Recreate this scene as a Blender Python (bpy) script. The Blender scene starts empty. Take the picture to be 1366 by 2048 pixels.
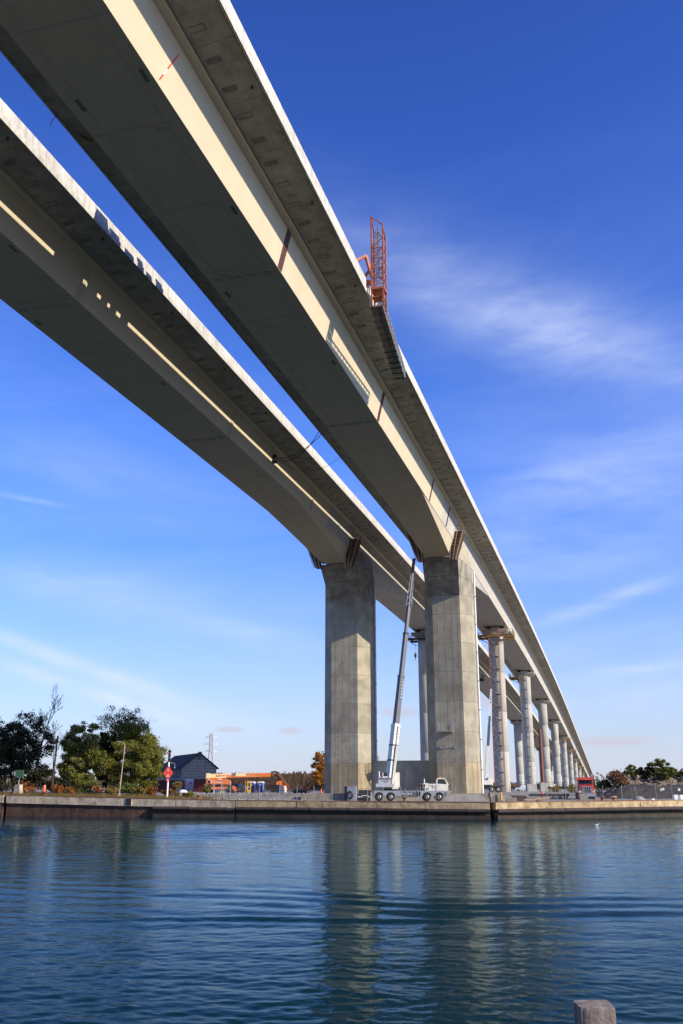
import bpy, math, random
import numpy as np
from mathutils import Vector, Matrix

scene = bpy.context.scene
COL = scene.collection
R = math.radians
random.seed(7)
rng = np.random.default_rng(11)

# ------------------------------------------------------------------ camera
EYE = 1.9
TILT = R(16.65)
FPX = 1850.0
cam_d = bpy.data.cameras.new('camera')
cam_d.sensor_fit = 'VERTICAL'
cam_d.sensor_height = 24.0
cam_d.lens = FPX / 2048 * 24.0
cam_d.clip_start = 0.1
cam_d.clip_end = 30000
cam = bpy.data.objects.new('camera', cam_d)
cam.location = (0, 0, EYE)
cam.rotation_euler = (R(90) + TILT, 0, 0)
COL.objects.link(cam)
scene.camera = cam

# ------------------------------------------------------------------ sun and sky
SUN_AZ, SUN_EL = R(116.2), R(27.2)          # azimuth clockwise from +Y
sd = bpy.data.lights.new('sun', 'SUN')
sd.energy = 5.0
sd.angle = R(0.53)
sd.color = (1.0, 0.90, 0.74)
sun = bpy.data.objects.new('sun', sd)
to_sun = Vector((math.sin(SUN_AZ) * math.cos(SUN_EL), math.cos(SUN_AZ) * math.cos(SUN_EL), math.sin(SUN_EL)))
sun.rotation_euler = to_sun.to_track_quat('Z', 'Y').to_euler()
sun.location = (60, -60, 120)
COL.objects.link(sun)

world = bpy.data.worlds.new("World")
scene.world = world
world.use_nodes = True
wt = world.node_tree
wt.nodes.clear()


def nd(t, typ, **kw):
    n = t.nodes.new(typ)
    for k, v in kw.items():
        setattr(n, k, v)
    return n


def math_n(t, op, a, b=None, c=None, clamp=False):
    n = t.nodes.new('ShaderNodeMath')
    n.operation = op
    n.use_clamp = clamp
    for i, v in enumerate((a, b, c)):
        if v is None:
            continue
        if isinstance(v, (int, float)):
            n.inputs[i].default_value = v
        else:
            t.links.new(v, n.inputs[i])
    return n.outputs[0]


def mix_c(t, fac, a, b, blend='MIX'):
    n = t.nodes.new('ShaderNodeMix')
    n.data_type = 'RGBA'
    n.blend_type = blend
    for sock, v in ((n.inputs[0], fac), (n.inputs[6], a), (n.inputs[7], b)):
        if isinstance(v, (int, float)):
            sock.default_value = v
        elif isinstance(v, (tuple, list)):
            sock.default_value = (v[0], v[1], v[2], 1)
        else:
            t.links.new(v, sock)
    return n.outputs[2]


def map_r(t, v, a, b, c=0.0, d=1.0):
    n = t.nodes.new('ShaderNodeMapRange')
    t.links.new(v, n.inputs[0])
    for i, x in enumerate((a, b, c, d)):
        n.inputs[i + 1].default_value = x
    return n.outputs[0]


sky = nd(wt, 'ShaderNodeTexSky', sky_type='NISHITA', sun_disc=False)
sky.sun_elevation = SUN_EL
sky.sun_rotation = SUN_AZ
sky.air_density = 1.0
sky.dust_density = 0.4
sky.ozone_density = 2.5
SKY_STRENGTH = 0.14
hs = nd(wt, 'ShaderNodeHueSaturation')
hs.inputs['Saturation'].default_value = 1.25
hs.inputs['Hue'].default_value = 0.512
wt.links.new(sky.outputs[0], hs.inputs['Color'])
tc = nd(wt, 'ShaderNodeTexCoord')
nrm = nd(wt, 'ShaderNodeVectorMath', operation='NORMALIZE')
wt.links.new(tc.outputs['Generated'], nrm.inputs[0])
sx = nd(wt, 'ShaderNodeSeparateXYZ')
wt.links.new(nrm.outputs[0], sx.inputs[0])
az_n = math_n(wt, 'MULTIPLY', math_n(wt, 'ARCTAN2', sx.outputs[0], sx.outputs[1]), 57.2958)
el_n = math_n(wt, 'MULTIPLY', math_n(wt, 'ARCSINE', sx.outputs[2]), 57.2958)
cxyz = nd(wt, 'ShaderNodeCombineXYZ')
wt.links.new(az_n, cxyz.inputs[0])
wt.links.new(el_n, cxyz.inputs[1])
# polarised darkening of the upper sky is part of the air itself: deeper blue with height
depth = map_r(wt, el_n, 4, 46, 0, 1)
skyc = mix_c(wt, 1.0, hs.outputs[0], mix_c(wt, map_r(wt, el_n, 3, 20), (0.60, 0.80, 1.22), mix_c(wt, map_r(wt, el_n, 20, 46), (0.86, 1.00, 1.46), (0.62, 0.69, 1.12))), 'MULTIPLY')


def streak_noise(rot, sx_, sy_, scale, detail=6, rough=0.6, dist=0.6):
    mp = nd(wt, 'ShaderNodeMapping')
    mp.inputs['Rotation'].default_value = (0, 0, R(rot))
    mp.inputs['Scale'].default_value = (sx_, sy_, 1)
    wt.links.new(cxyz.outputs[0], mp.inputs[0])
    no = nd(wt, 'ShaderNodeTexNoise')
    no.inputs['Scale'].default_value = scale
    no.inputs['Detail'].default_value = detail
    no.inputs['Roughness'].default_value = rough
    no.inputs['Distortion'].default_value = dist
    wt.links.new(mp.outputs[0], no.inputs['Vector'])
    return no.outputs[0]


def blob(a0, e0, ra, re, rot=0):
    c, s = math.cos(R(rot)), math.sin(R(rot))
    da = math_n(wt, 'SUBTRACT', az_n, a0)
    de = math_n(wt, 'SUBTRACT', el_n, e0)
    u = math_n(wt, 'ADD', math_n(wt, 'MULTIPLY', da, c / ra), math_n(wt, 'MULTIPLY', de, s / ra))
    v = math_n(wt, 'ADD', math_n(wt, 'MULTIPLY', da, -s / re), math_n(wt, 'MULTIPLY', de, c / re))
    q = math_n(wt, 'ADD', math_n(wt, 'MULTIPLY', u, u), math_n(wt, 'MULTIPLY', v, v))
    return math_n(wt, 'EXPONENT', math_n(wt, 'MULTIPLY', q, -1.0))


n_a = streak_noise(-22, 0.09, 0.30, 1.0, detail=4, rough=0.55)          # streaks falling to the right
n_b = streak_noise(14, 0.08, 0.36, 1.0, detail=4, rough=0.55)            # streaks rising to the right
n_c = streak_noise(-12, 0.05, 0.16, 1.0, detail=4)
n_f = streak_noise(-50, 0.25, 0.9, 1.0, detail=8, rough=0.65)
s_a = map_r(wt, n_a, 0.25, 0.80)
s_b = map_r(wt, n_b, 0.25, 0.80)
s_c = map_r(wt, n_c, 0.34, 0.70)
s_f = map_r(wt, n_f, 0.25, 0.75, 0.75, 1.1)


def summed(items):
    o = None
    for it in items:
        o = it if o is None else math_n(wt, 'ADD', o, it)
    return o


def wsum(items):
    return summed([math_n(wt, 'MULTIPLY', blob(*b_), w_) for b_, w_ in items])


cir_a = math_n(wt, 'MULTIPLY', s_a, wsum([
    ((-15.2, 6.8, 6.5, 0.50, -17.5), 2.3), ((-15.0, 5.4, 6.0, 0.42, -17.5), 2.6), ((-10.5, 4.2, 5.0, 0.9, -12), 1.2),
    ((-19.7, 16.5, 1.9, 0.16, -5), 1.3), ((-14, 11.3, 8, 1.3, -4), 0.9), ((-6, 9.2, 6, 0.8, -10), 0.7), ((-16, 18, 9, 2.2, -8), 0.4)]))
cir_b = math_n(wt, 'MULTIPLY', s_b, wsum([
    ((17, 18.2, 9, 2.6, 8), 1.0), ((15, 13.8, 9, 2.2, 10), 0.9), ((17, 10.9, 5.0, 0.45, 16), 1.6), ((18, 6.7, 4.0, 0.35, 6), 1.3),
    ((16, 8.5, 8, 1.2, 8), 0.7), ((15, 5.0, 9, 1.4, 4), 0.7)]))
n_g = streak_noise(-48, 0.22, 0.75, 1.0, detail=5, rough=0.6, dist=0.3)      # fibres rising to the right
cir_c = math_n(wt, 'MULTIPLY', map_r(wt, n_g, 0.2, 0.8, 0.45, 1.25), math_n(wt, 'MULTIPLY', map_r(wt, s_c, 0, 1, 0.7, 1.1), wsum([
    ((13, 27.3, 13, 2.1, -21), 0.62), ((20, 25.3, 8, 2.2, -20), 0.45), ((8, 30.4, 9, 2.6, -23), 0.42)])))
cir_b = math_n(wt, 'ADD', cir_b, cir_c)
veil = math_n(wt, 'MULTIPLY', s_c, math_n(wt, 'MULTIPLY', map_r(wt, el_n, 40, 6), 0.35))
cirrus = math_n(wt, 'MULTIPLY', math_n(wt, 'ADD', math_n(wt, 'ADD', cir_a, cir_b), veil), s_f)
cirrus = math_n(wt, 'MULTIPLY', cirrus, 0.52, clamp=True)
haze_h = map_r(wt, el_n, 18, 0.5, 0.0, 0.96)
haze_h = math_n(wt, 'POWER', haze_h, 2.4)
c1 = mix_c(wt, haze_h, skyc, (3.75, 3.85, 4.6))
c2 = mix_c(wt, cirrus, c1, (4.2, 4.8, 6.4))
# small fair weather clouds low over the horizon
puffn = streak_noise(0, 0.6, 1.1, 1.0, detail=5)
puff = summed([blob(3.5, 4.45, 1.55, 0.42), blob(-3.1, 3.35, 0.8, 0.26), blob(-6.7, 3.4, 1.1, 0.22),
               blob(8.9, 5.0, 1.2, 0.6), blob(16.0, 2.6, 2.6, 0.4)])
puff = math_n(wt, 'MULTIPLY', map_r(wt, math_n(wt, 'MULTIPLY', puff, math_n(wt, 'ADD', puffn, 0.5)), 0.30, 0.85), 0.6, clamp=True)
c3 = mix_c(wt, puff, c2, (3.6, 3.4, 4.0))
bg = nd(wt, 'ShaderNodeBackground')
bg.inputs['Strength'].default_value = SKY_STRENGTH
wo = nd(wt, 'ShaderNodeOutputWorld')
wt.links.new(c3, bg.inputs['Color'])
wt.links.new(bg.outputs[0], wo.inputs[0])

vs = scene.view_settings
vs.view_transform = 'Standard'
vs.look = 'None'
vs.exposure = 0.35
vs.gamma = 1.0
vs.use_curve_mapping = False
scene.cycles.max_bounces = 8
scene.cycles.transparent_max_bounces = 16
scene.cycles.use_denoising = True


# ------------------------------------------------------------------ materials
def material(name, col, rough=0.8, var=0.15, scale=0.6, streak=0.0, streak_scale=1.2, bump=0.0, bump_scale=8.0,
             metal=0.0, stain=None, stain_amt=0.0, stain_scale=0.3, spec=0.4, piece=0.0):
    m = bpy.data.materials.new(name)
    m.use_nodes = True
    t = m.node_tree
    b = t.nodes['Principled BSDF']
    b.inputs['Roughness'].default_value = rough
    b.inputs['Metallic'].default_value = metal
    b.inputs['Specular IOR Level'].default_value = spec
    g = nd(t, 'ShaderNodeNewGeometry')
    no = nd(t, 'ShaderNodeTexNoise')
    no.inputs['Scale'].default_value = scale
    no.inputs['Detail'].default_value = 8
    no.inputs['Roughness'].default_value = 0.62
    t.links.new(g.outputs['Position'], no.inputs['Vector'])
    f = map_r(t, no.outputs[0], 0.3, 0.7)
    c = mix_c(t, f, tuple(x * (1 - var) for x in col), tuple(min(1, x * (1 + var)) for x in col))
    if streak:
        mp = nd(t, 'ShaderNodeMapping')
        mp.inputs['Scale'].default_value = (streak_scale, streak_scale, streak_scale * 0.05)
        t.links.new(g.outputs['Position'], mp.inputs[0])
        n2 = nd(t, 'ShaderNodeTexNoise')
        n2.inputs['Scale'].default_value = 1.0
        n2.inputs['Detail'].default_value = 7
        n2.inputs['Roughness'].default_value = 0.7
        t.links.new(mp.outputs[0], n2.inputs['Vector'])
        f2 = map_r(t, n2.outputs[0], 0.36, 0.64, 1 - streak, 1 + streak * 0.4)
        c = mix_c(t, 1.0, c, f2, 'MULTIPLY')
    if stain:
        n3 = nd(t, 'ShaderNodeTexNoise')
        n3.inputs['Scale'].default_value = stain_scale
        n3.inputs['Detail'].default_value = 6
        n3.inputs['Distortion'].default_value = 0.8
        t.links.new(g.outputs['Position'], n3.inputs['Vector'])
        f3 = map_r(t, n3.outputs[0], 0.5, 0.72, 0, stain_amt)
        c = mix_c(t, f3, c, stain)
    if piece:                                   # each cast piece has its own tone
        oi = nd(t, 'ShaderNodeObjectInfo')
        c = mix_c(t, 1.0, c, map_r(t, oi.outputs['Random'], 0, 1, 1 - piece, 1 + piece * 0.7), 'MULTIPLY')
    t.links.new(c, b.inputs['Base Color'])
    if bump:
        n4 = nd(t, 'ShaderNodeTexNoise')
        n4.inputs['Scale'].default_value = bump_scale
        n4.inputs['Detail'].default_value = 6
        t.links.new(g.outputs['Position'], n4.inputs['Vector'])
        bp = nd(t, 'ShaderNodeBump')
        bp.inputs['Strength'].default_value = 1.0
        bp.inputs['Distance'].default_value = bump
        t.links.new(n4.outputs[0], bp.inputs['Height'])
        t.links.new(bp.outputs[0], b.inputs['Normal'])
    return m


M = {}
M['conc'] = material('pier_concrete', (0.37, 0.33, 0.24), 0.9, 0.24, 0.45, 0.10, 3.0, 0.012, 6, stain=(0.19, 0.155, 0.11), stain_amt=0.5, stain_scale=0.3, piece=0.13)
M['conc_low'] = material('stained_concrete', (0.38, 0.31, 0.195), 0.9, 0.22, 0.4, 0.35, 1.6, 0.012, 6, stain=(0.24, 0.17, 0.08), stain_amt=0.5, stain_scale=0.3)
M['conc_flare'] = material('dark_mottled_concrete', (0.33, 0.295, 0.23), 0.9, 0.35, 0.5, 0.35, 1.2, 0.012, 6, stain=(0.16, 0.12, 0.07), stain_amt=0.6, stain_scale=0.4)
M['conc_col'] = material('column_concrete', (0.42, 0.405, 0.345), 0.88, 0.14, 0.35, 0.16, 1.2, 0.01, 6, piece=0.06)
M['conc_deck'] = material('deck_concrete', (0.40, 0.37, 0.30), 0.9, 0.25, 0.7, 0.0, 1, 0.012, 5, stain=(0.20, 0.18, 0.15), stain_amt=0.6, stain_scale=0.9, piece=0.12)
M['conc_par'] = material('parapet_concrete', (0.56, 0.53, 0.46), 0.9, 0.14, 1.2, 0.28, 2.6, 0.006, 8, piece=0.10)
M['seam'] = material('form_seam', (0.29, 0.26, 0.205), 0.95, 0.2, 2.0)
M['mark'] = material('formwork_stain', (0.21, 0.20, 0.175), 0.95, 0.25, 2.0)
M['cream'] = material('cream_painted_steel', (0.62, 0.53, 0.36), 0.55, 0.04, 0.4, 0.05, 1.0, spec=0.3, stain=(0.52, 0.46, 0.34), stain_amt=0.25, stain_scale=0.5)
M['creamdk'] = material('cream_weld_band', (0.50, 0.43, 0.30), 0.6, 0.06, 0.8)
M['conc_box'] = material('box_girder_concrete', (0.50, 0.47, 0.40), 0.85, 0.10, 0.4, 0.10, 1.4, 0.006, 6)
M['primer'] = material('maroon_primer', (0.13, 0.062, 0.055), 0.7, 0.15, 3)
M['rust'] = material('rusty_steel', (0.22, 0.085, 0.04), 0.85, 0.35, 2.5, bump=0.004, bump_scale=20)
M['rustdk'] = material('dark_rusty_steel', (0.055, 0.038, 0.034), 0.85, 0.3, 1.5, bump=0.006, bump_scale=10)
M['wood'] = material('weathered_formwork_timber', (0.30, 0.155, 0.07), 0.85, 0.3, 4, bump=0.004, bump_scale=20)
M['lumber'] = material('fresh_lumber', (0.55, 0.34, 0.17), 0.8, 0.2, 3)
M['yellowst'] = material('ochre_painted_steel', (0.36, 0.19, 0.06), 0.7, 0.35, 2.5)
M['fencest'] = material('grey_fence_steel', (0.26, 0.255, 0.24), 0.6, 0.12, 5)
M['galv'] = material('galvanised_steel', (0.45, 0.46, 0.47), 0.45, 0.12, 5, metal=0.6)
M['grey'] = material('grey_paint', (0.30, 0.31, 0.33), 0.5, 0.08, 2)
M['greydk'] = material('dark_grey_boom_paint', (0.10, 0.10, 0.11), 0.45, 0.12, 1.5)
M['black'] = material('black_steel', (0.022, 0.022, 0.024), 0.55, 0.2, 3)
M['tyre'] = material('tyre_rubber', (0.028, 0.027, 0.026), 0.9, 0.2, 5)
M['white'] = material('cream_white_paint', (0.74, 0.70, 0.58), 0.4, 0.06, 1.2, stain=(0.5, 0.45, 0.35), stain_amt=0.25, stain_scale=1.2)
M['cwgrey'] = material('counterweight_grey', (0.42, 0.43, 0.45), 0.5, 0.08, 2)
M['purewhite'] = material('white_paint', (0.78, 0.78, 0.76), 0.5, 0.05, 2)
M['mast'] = material('red_orange_paint', (0.40, 0.115, 0.045), 0.6, 0.3, 2, stain=(0.20, 0.07, 0.03), stain_amt=0.6, stain_scale=1.5)
M['orange'] = material('orange_paint', (0.80, 0.20, 0.04), 0.45, 0.1, 1.5)
M['orangey'] = material('cream_yellow_paint', (0.90, 0.75, 0.40), 0.5, 0.08, 1)
M['yellow'] = material('yellow_paint', (0.75, 0.40, 0.03), 0.5, 0.08, 2)
M['red'] = material('red_truck_paint', (0.50, 0.045, 0.03), 0.3, 0.08, 1.5, spec=0.5)
M['signred'] = material('sign_red', (0.78, 0.07, 0.04), 0.5, 0.04, 3)
M['cone'] = material('cone_orange', (0.80, 0.14, 0.03), 0.6, 0.05, 3)
M['blue'] = material('toilet_blue_plastic', (0.03, 0.13, 0.50), 0.5, 0.06, 2)
M['navy'] = material('navy_paint', (0.03, 0.045, 0.11), 0.5, 0.1, 2)
M['green'] = material('sign_green', (0.10, 0.22, 0.08), 0.4, 0.15, 1.2)
M['glass'] = material('dark_window_glass', (0.02, 0.028, 0.03), 0.08, 0.1, 2, spec=0.6)
M['chrome'] = material('chrome', (0.7, 0.7, 0.7), 0.18, 0.05, 3, metal=1.0)
M['lampred'] = material('red_lens', (0.45, 0.03, 0.02), 0.3, 0.05, 3)
M['roof'] = material('black_roofing', (0.026, 0.022, 0.021), 0.9, 0.25, 0.8)
M['clad'] = material('grey_board_cladding', (0.33, 0.285, 0.23), 0.8, 0.18, 1.0, 0.15)
M['cladshade'] = material('shaded_side_cladding', (0.05, 0.052, 0.06), 0.7, 0.3, 1.2)  # near black: shade of the side away from the sun is in the colour
M['bark'] = material('dark_bark', (0.05, 0.042, 0.035), 0.95, 0.3, 3)
M['barkgrey'] = material('grey_bark', (0.11, 0.095, 0.085), 0.95, 0.3, 3)
M['quaywhite'] = material('pale_worn_concrete', (0.52, 0.42, 0.295), 0.95, 0.3, 0.8, 0.25, 1.2, 0.05, 2.2, stain=(0.20, 0.15, 0.10), stain_amt=0.8, stain_scale=0.7, piece=0.15)
M['quaytan'] = material('tan_worn_concrete', (0.50, 0.37, 0.20), 0.95, 0.28, 0.8, 0.25, 1.2, 0.04, 2.5, stain=(0.13, 0.09, 0.06), stain_amt=0.8, stain_scale=0.7, piece=0.15)
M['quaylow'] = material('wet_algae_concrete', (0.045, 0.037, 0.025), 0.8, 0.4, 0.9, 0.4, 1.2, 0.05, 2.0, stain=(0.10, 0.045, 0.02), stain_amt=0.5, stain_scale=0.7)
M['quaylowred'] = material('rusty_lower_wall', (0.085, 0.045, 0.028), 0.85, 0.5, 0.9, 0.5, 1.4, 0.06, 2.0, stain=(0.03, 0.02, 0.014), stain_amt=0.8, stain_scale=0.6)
M['wallconc'] = material('barrier_concrete', (0.25, 0.225, 0.175), 0.95, 0.2, 0.6, 0.25, 1.6, 0.01, 5)
M['gravel'] = material('pale_gravel', (0.30, 0.28, 0.25), 1.0, 0.35, 2.5, bump=0.10, bump_scale=3.0, stain=(0.18, 0.15, 0.11), stain_amt=0.6, stain_scale=0.25)
M['soil'] = material('dark_soil', (0.030, 0.028, 0.026), 1.0, 0.5, 1.2, bump=0.25, bump_scale=1.5, stain=(0.12, 0.10, 0.08), stain_amt=0.25, stain_scale=0.4)
M['rubble'] = material('tan_rubble', (0.17, 0.135, 0.095), 1.0, 0.5, 1.2, bump=0.25, bump_scale=1.5, stain=(0.07, 0.055, 0.045), stain_amt=0.8, stain_scale=0.5)
M['rock'] = material('broken_concrete', (0.27, 0.225, 0.175), 1.0, 0.4, 0.7)
M['brick'] = material('dark_red_panel', (0.13, 0.03, 0.025), 0.8, 0.2, 2)


def leaf_mat(name, cols, rough=0.7):
    m = bpy.data.materials.new(name)
    m.use_nodes = True
    t = m.node_tree
    b = t.nodes['Principled BSDF']
    b.inputs['Roughness'].default_value = rough
    b.inputs['Specular IOR Level'].default_value = 0.2
    g = nd(t, 'ShaderNodeNewGeometry')
    no = nd(t, 'ShaderNodeTexNoise')
    no.inputs['Scale'].default_value = 0.7
    no.inputs['Detail'].default_value = 5
    t.links.new(g.outputs['Position'], no.inputs['Vector'])
    f = math_n(t, 'ADD', math_n(t, 'MULTIPLY', g.outputs['Random Per Island'], 0.55), math_n(t, 'MULTIPLY', map_r(t, no.outputs[0], 0.3, 0.7), 0.45))
    rp = nd(t, 'ShaderNodeValToRGB')
    rp.color_ramp.interpolation = 'LINEAR'
    e = rp.color_ramp.elements
    while len(e) < len(cols):
        e.new(0.5)
    for i, c in enumerate(cols):
        e[i].position = i / (len(cols) - 1) * 0.8 + 0.1
        e[i].color = (*c, 1)
    t.links.new(f, rp.inputs[0])
    t.links.new(rp.outputs[0], b.inputs['Base Color'])
    tr = nd(t, 'ShaderNodeBsdfTranslucent')
    t.links.new(rp.outputs[0], tr.inputs[0])
    mx = nd(t, 'ShaderNodeMixShader')
    mx.inputs[0].default_value = 0.25
    t.links.new(b.outputs[0], mx.inputs[1])
    t.links.new(tr.outputs[0], mx.inputs[2])
    t.links.new(mx.outputs[0], t.nodes['Material Output'].inputs[0])
    return m


M['leafgreen'] = leaf_mat('olive_leaves', [(0.07, 0.082, 0.016), (0.15, 0.162, 0.03), (0.21, 0.205, 0.04), (0.27, 0.22, 0.05)])
M['leafthin'] = leaf_mat('thin_dark_leaves', [(0.02, 0.022, 0.014), (0.045, 0.045, 0.022), (0.07, 0.065, 0.03)])
M['leafdark'] = leaf_mat('dark_leaves', [(0.016, 0.02, 0.01), (0.032, 0.036, 0.014), (0.055, 0.055, 0.022)])
M['leafbrown'] = leaf_mat('sparse_brown_leaves', [(0.10, 0.055, 0.025), (0.16, 0.10, 0.035), (0.10, 0.09, 0.03)])
M['leaforange'] = leaf_mat('orange_leaves', [(0.3, 0.1, 0.015), (0.5, 0.21, 0.03), (0.6, 0.32, 0.06)])
M['leafred'] = leaf_mat('autumn_red_leaves', [(0.16, 0.035, 0.018), (0.36, 0.085, 0.03), (0.3, 0.15, 0.03), (0.15, 0.12, 0.03)])
M['leafyellow'] = leaf_mat('yellow_green_leaves', [(0.1, 0.1, 0.024), (0.25, 0.19, 0.045), (0.28, 0.17, 0.045)])
M['leafmix'] = leaf_mat('rusty_brush_leaves', [(0.1, 0.05, 0.03), (0.22, 0.1, 0.045), (0.26, 0.15, 0.06)])
M['leafbush'] = leaf_mat('bush_leaves', [(0.06, 0.085, 0.018), (0.13, 0.165, 0.035), (0.22, 0.2, 0.05)])
M['grassm'] = leaf_mat('dry_grass', [(0.09, 0.085, 0.025), (0.20, 0.15, 0.05), (0.26, 0.18, 0.07)])
M['woods'] = leaf_mat('bare_wood_twigs', [(0.075, 0.05, 0.038), (0.15, 0.09, 0.05), (0.17, 0.115, 0.06)])

# chain link mesh: thin wires with open air between, as a see-through weave
m = bpy.data.materials.new('chain_link')
m.use_nodes = True
t = m.node_tree
b = t.nodes['Principled BSDF']
b.inputs['Base Color'].default_value = (0.22, 0.22, 0.22, 1)
b.inputs['Metallic'].default_value = 0.4
tr = nd(t, 'ShaderNodeBsdfTransparent')
mx = nd(t, 'ShaderNodeMixShader')
mx.inputs[0].default_value = 0.05
t.links.new(tr.outputs[0], mx.inputs[1])
t.links.new(b.outputs[0], mx.inputs[2])
t.links.new(mx.outputs[0], t.nodes['Material Output'].inputs[0])
M['mesh'] = m


# water
def water_material():
    m = bpy.data.materials.new('canal_water')
    m.use_nodes = True
    t = m.node_tree
    t.nodes.remove(t.nodes['Principled BSDF'])
    b = nd(t, 'ShaderNodeBsdfDiffuse')
    gl = nd(t, 'ShaderNodeBsdfGlossy')
    fr = nd(t, 'ShaderNodeFresnel')
    b.inputs['Color'].default_value = (0.003, 0.022, 0.030, 1)
    gl.inputs['Roughness'].default_value = 0.03
    gl.inputs['Color'].default_value = (0.74, 0.91, 1.0, 1)
    fr.inputs['IOR'].default_value = 1.333
    mx = nd(t, 'ShaderNodeMixShader')
    # the mirror falls off quickly towards steeper views, as light polarised by the sky does on water
    t.links.new(math_n(t, 'MULTIPLY', math_n(t, 'POWER', fr.outputs[0], 2.1), 1.3, clamp=True), mx.inputs[0])
    t.links.new(b.outputs[0], mx.inputs[1])
    t.links.new(gl.outputs[0], mx.inputs[2])
    t.links.new(mx.outputs[0], t.nodes['Material Output'].inputs[0])
    g = nd(t, 'ShaderNodeNewGeometry')
    mp = nd(t, 'ShaderNodeMapping')
    mp.inputs['Scale'].default_value = (3.5, 6.0, 6.0)
    t.links.new(g.outputs['Position'], mp.inputs[0])
    no = nd(t, 'ShaderNodeTexNoise')
    no.inputs['Scale'].default_value = 1
    no.inputs['Detail'].default_value = 3
    t.links.new(mp.outputs[0], no.inputs['Vector'])
    bp = nd(t, 'ShaderNodeBump')
    bp.inputs['Strength'].default_value = 1.0
    bp.inputs['Distance'].default_value = 0.012
    t.links.new(no.outputs[0], bp.inputs['Height'])
    for q in (b, gl, fr):
        t.links.new(bp.outputs[0], q.inputs['Normal'])
    return m


M['water'] = water_material()

# ground: gravel near the canal, browner farther away
m = material('site_ground', (0.23, 0.215, 0.19), 1.0, 0.3, 0.5, bump=0.05, bump_scale=2.0, stain=(0.12, 0.10, 0.075), stain_amt=0.6, stain_scale=0.08)
M['ground'] = m

post_m = material('weathered_post_wood', (0.23, 0.185, 0.145), 0.95, 0.2, 6, streak=0.45, streak_scale=14.0, bump=0.01, bump_scale=25)
M['post'] = post_m


# ------------------------------------------------------------------ mesh helpers
class MB:
    def __init__(self):
        self.v, self.f = [], []

    def add(self, vs_, fs_):
        k = len(self.v)
        self.v.extend([tuple(p) for p in vs_])
        self.f.extend([tuple(i + k for i in q) for q in fs_])
        return self

    def box(self, x0, y0, z0, x1, y1, z1):
        return self.add([(x0, y0, z0), (x1, y0, z0), (x1, y1, z0), (x0, y1, z0), (x0, y0, z1), (x1, y0, z1), (x1, y1, z1), (x0, y1, z1)],
                        [(0, 3, 2, 1), (4, 5, 6, 7), (0, 1, 5, 4), (1, 2, 6, 5), (2, 3, 7, 6), (3, 0, 4, 7)])

    def bar(self, p, q, w, h=None, r2=None):
        """square bar from p to q, w wide (tapering to r2)"""
        p, q = Vector(p), Vector(q)
        d = (q - p).normalized()
        up = Vector((0, 0, 1)) if abs(d.z) < 0.95 else Vector((0, 1, 0))
        a = d.cross(up).normalized()
        b_ = a.cross(d).normalized()
        h = h or w
        w2, h2 = (w, h) if r2 is None else (r2, r2 * h / w)
        vs_ = [p + a * sx_ * w / 2 + b_ * sy_ * h / 2 for sx_, sy_ in ((-1, -1), (1, -1), (1, 1), (-1, 1))]
        vs_ += [q + a * sx_ * w2 / 2 + b_ * sy_ * h2 / 2 for sx_, sy_ in ((-1, -1), (1, -1), (1, 1), (-1, 1))]
        return self.add(vs_, [(0, 3, 2, 1), (4, 5, 6, 7), (0, 1, 5, 4), (1, 2, 6, 5), (2, 3, 7, 6), (3, 0, 4, 7)])

    def tube(self, p, q, r, r2=None, n=8, caps=True):
        p, q = Vector(p), Vector(q)
        d = (q - p)
        if d.length < 1e-6:
            return self
        d.normalize()
        up = Vector((0, 0, 1)) if abs(d.z) < 0.95 else Vector((0, 1, 0))
        a = d.cross(up).normalized()
        b_ = a.cross(d).normalized()
        r2 = r if r2 is None else r2
        vs_ = []
        for c, rr in ((p, r), (q, r2)):
            for i in range(n):
                w = 2 * math.pi * i / n
                vs_.append(c + (a * math.cos(w) + b_ * math.sin(w)) * rr)
        fs_ = [(i, (i + 1) % n, n + (i + 1) % n, n + i) for i in range(n)]
        if caps:
            fs_ += [tuple(range(n - 1, -1, -1)), tuple(range(n, 2 * n))]
        return self.add(vs_, fs_)

    def path(self, pts, r, n=5):
        for p, q in zip(pts[:-1], pts[1:]):
            self.tube(p, q, r, n=n)
        return self

    def loft(self, rings, caps=True):
        n = len(rings[0])
        vs_ = [p for r_ in rings for p in r_]
        fs_ = []
        for k in range(len(rings) - 1):
            for i in range(n):
                j = (i + 1) % n
                fs_.append((k * n + i, k * n + j, (k + 1) * n + j, (k + 1) * n + i))
        if caps:
            fs_ += [tuple(range(n - 1, -1, -1)), tuple(range((len(rings) - 1) * n, len(rings) * n))]
        return self.add(vs_, fs_)

    def prism_y(self, prof, y0, y1):
        """profile of (x, z) extruded along y"""
        return self.loft([[(x, y0, z) for x, z in prof], [(x, y1, z) for x, z in prof]])

    def lathe(self, prof, n=16, c=(0, 0)):
        rings = []
        for r_, z in prof:
            rings.append([(c[0] + r_ * math.cos(2 * math.pi * i / n), c[1] + r_ * math.sin(2 * math.pi * i / n), z) for i in range(n)])
        return self.loft(rings)

    def wheel(self, c, r, w, n=18):
        """tyre lying on the y axis"""
        x, y, z = c
        prof = [(r * 0.55, -w / 2), (r * 0.9, -w / 2), (r, -w * 0.34), (r, w * 0.34), (r * 0.9, w / 2), (r * 0.55, w / 2)]
        rings = [[(x + rr * math.cos(2 * math.pi * i / n), y + dy, z + rr * math.sin(2 * math.pi * i / n)) for i in range(n)] for rr, dy in prof]
        return self.loft(rings)

    def mesh(self, name, mat, smooth=None):
        me = bpy.data.meshes.new(name)
        me.from_pydata(self.v, [], self.f)
        me.materials.append(mat)
        if smooth:
            me.polygons.foreach_set('use_smooth', [True] * len(me.polygons))
            me.set_sharp_from_angle(angle=R(smooth))
        me.update()
        return me


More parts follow.
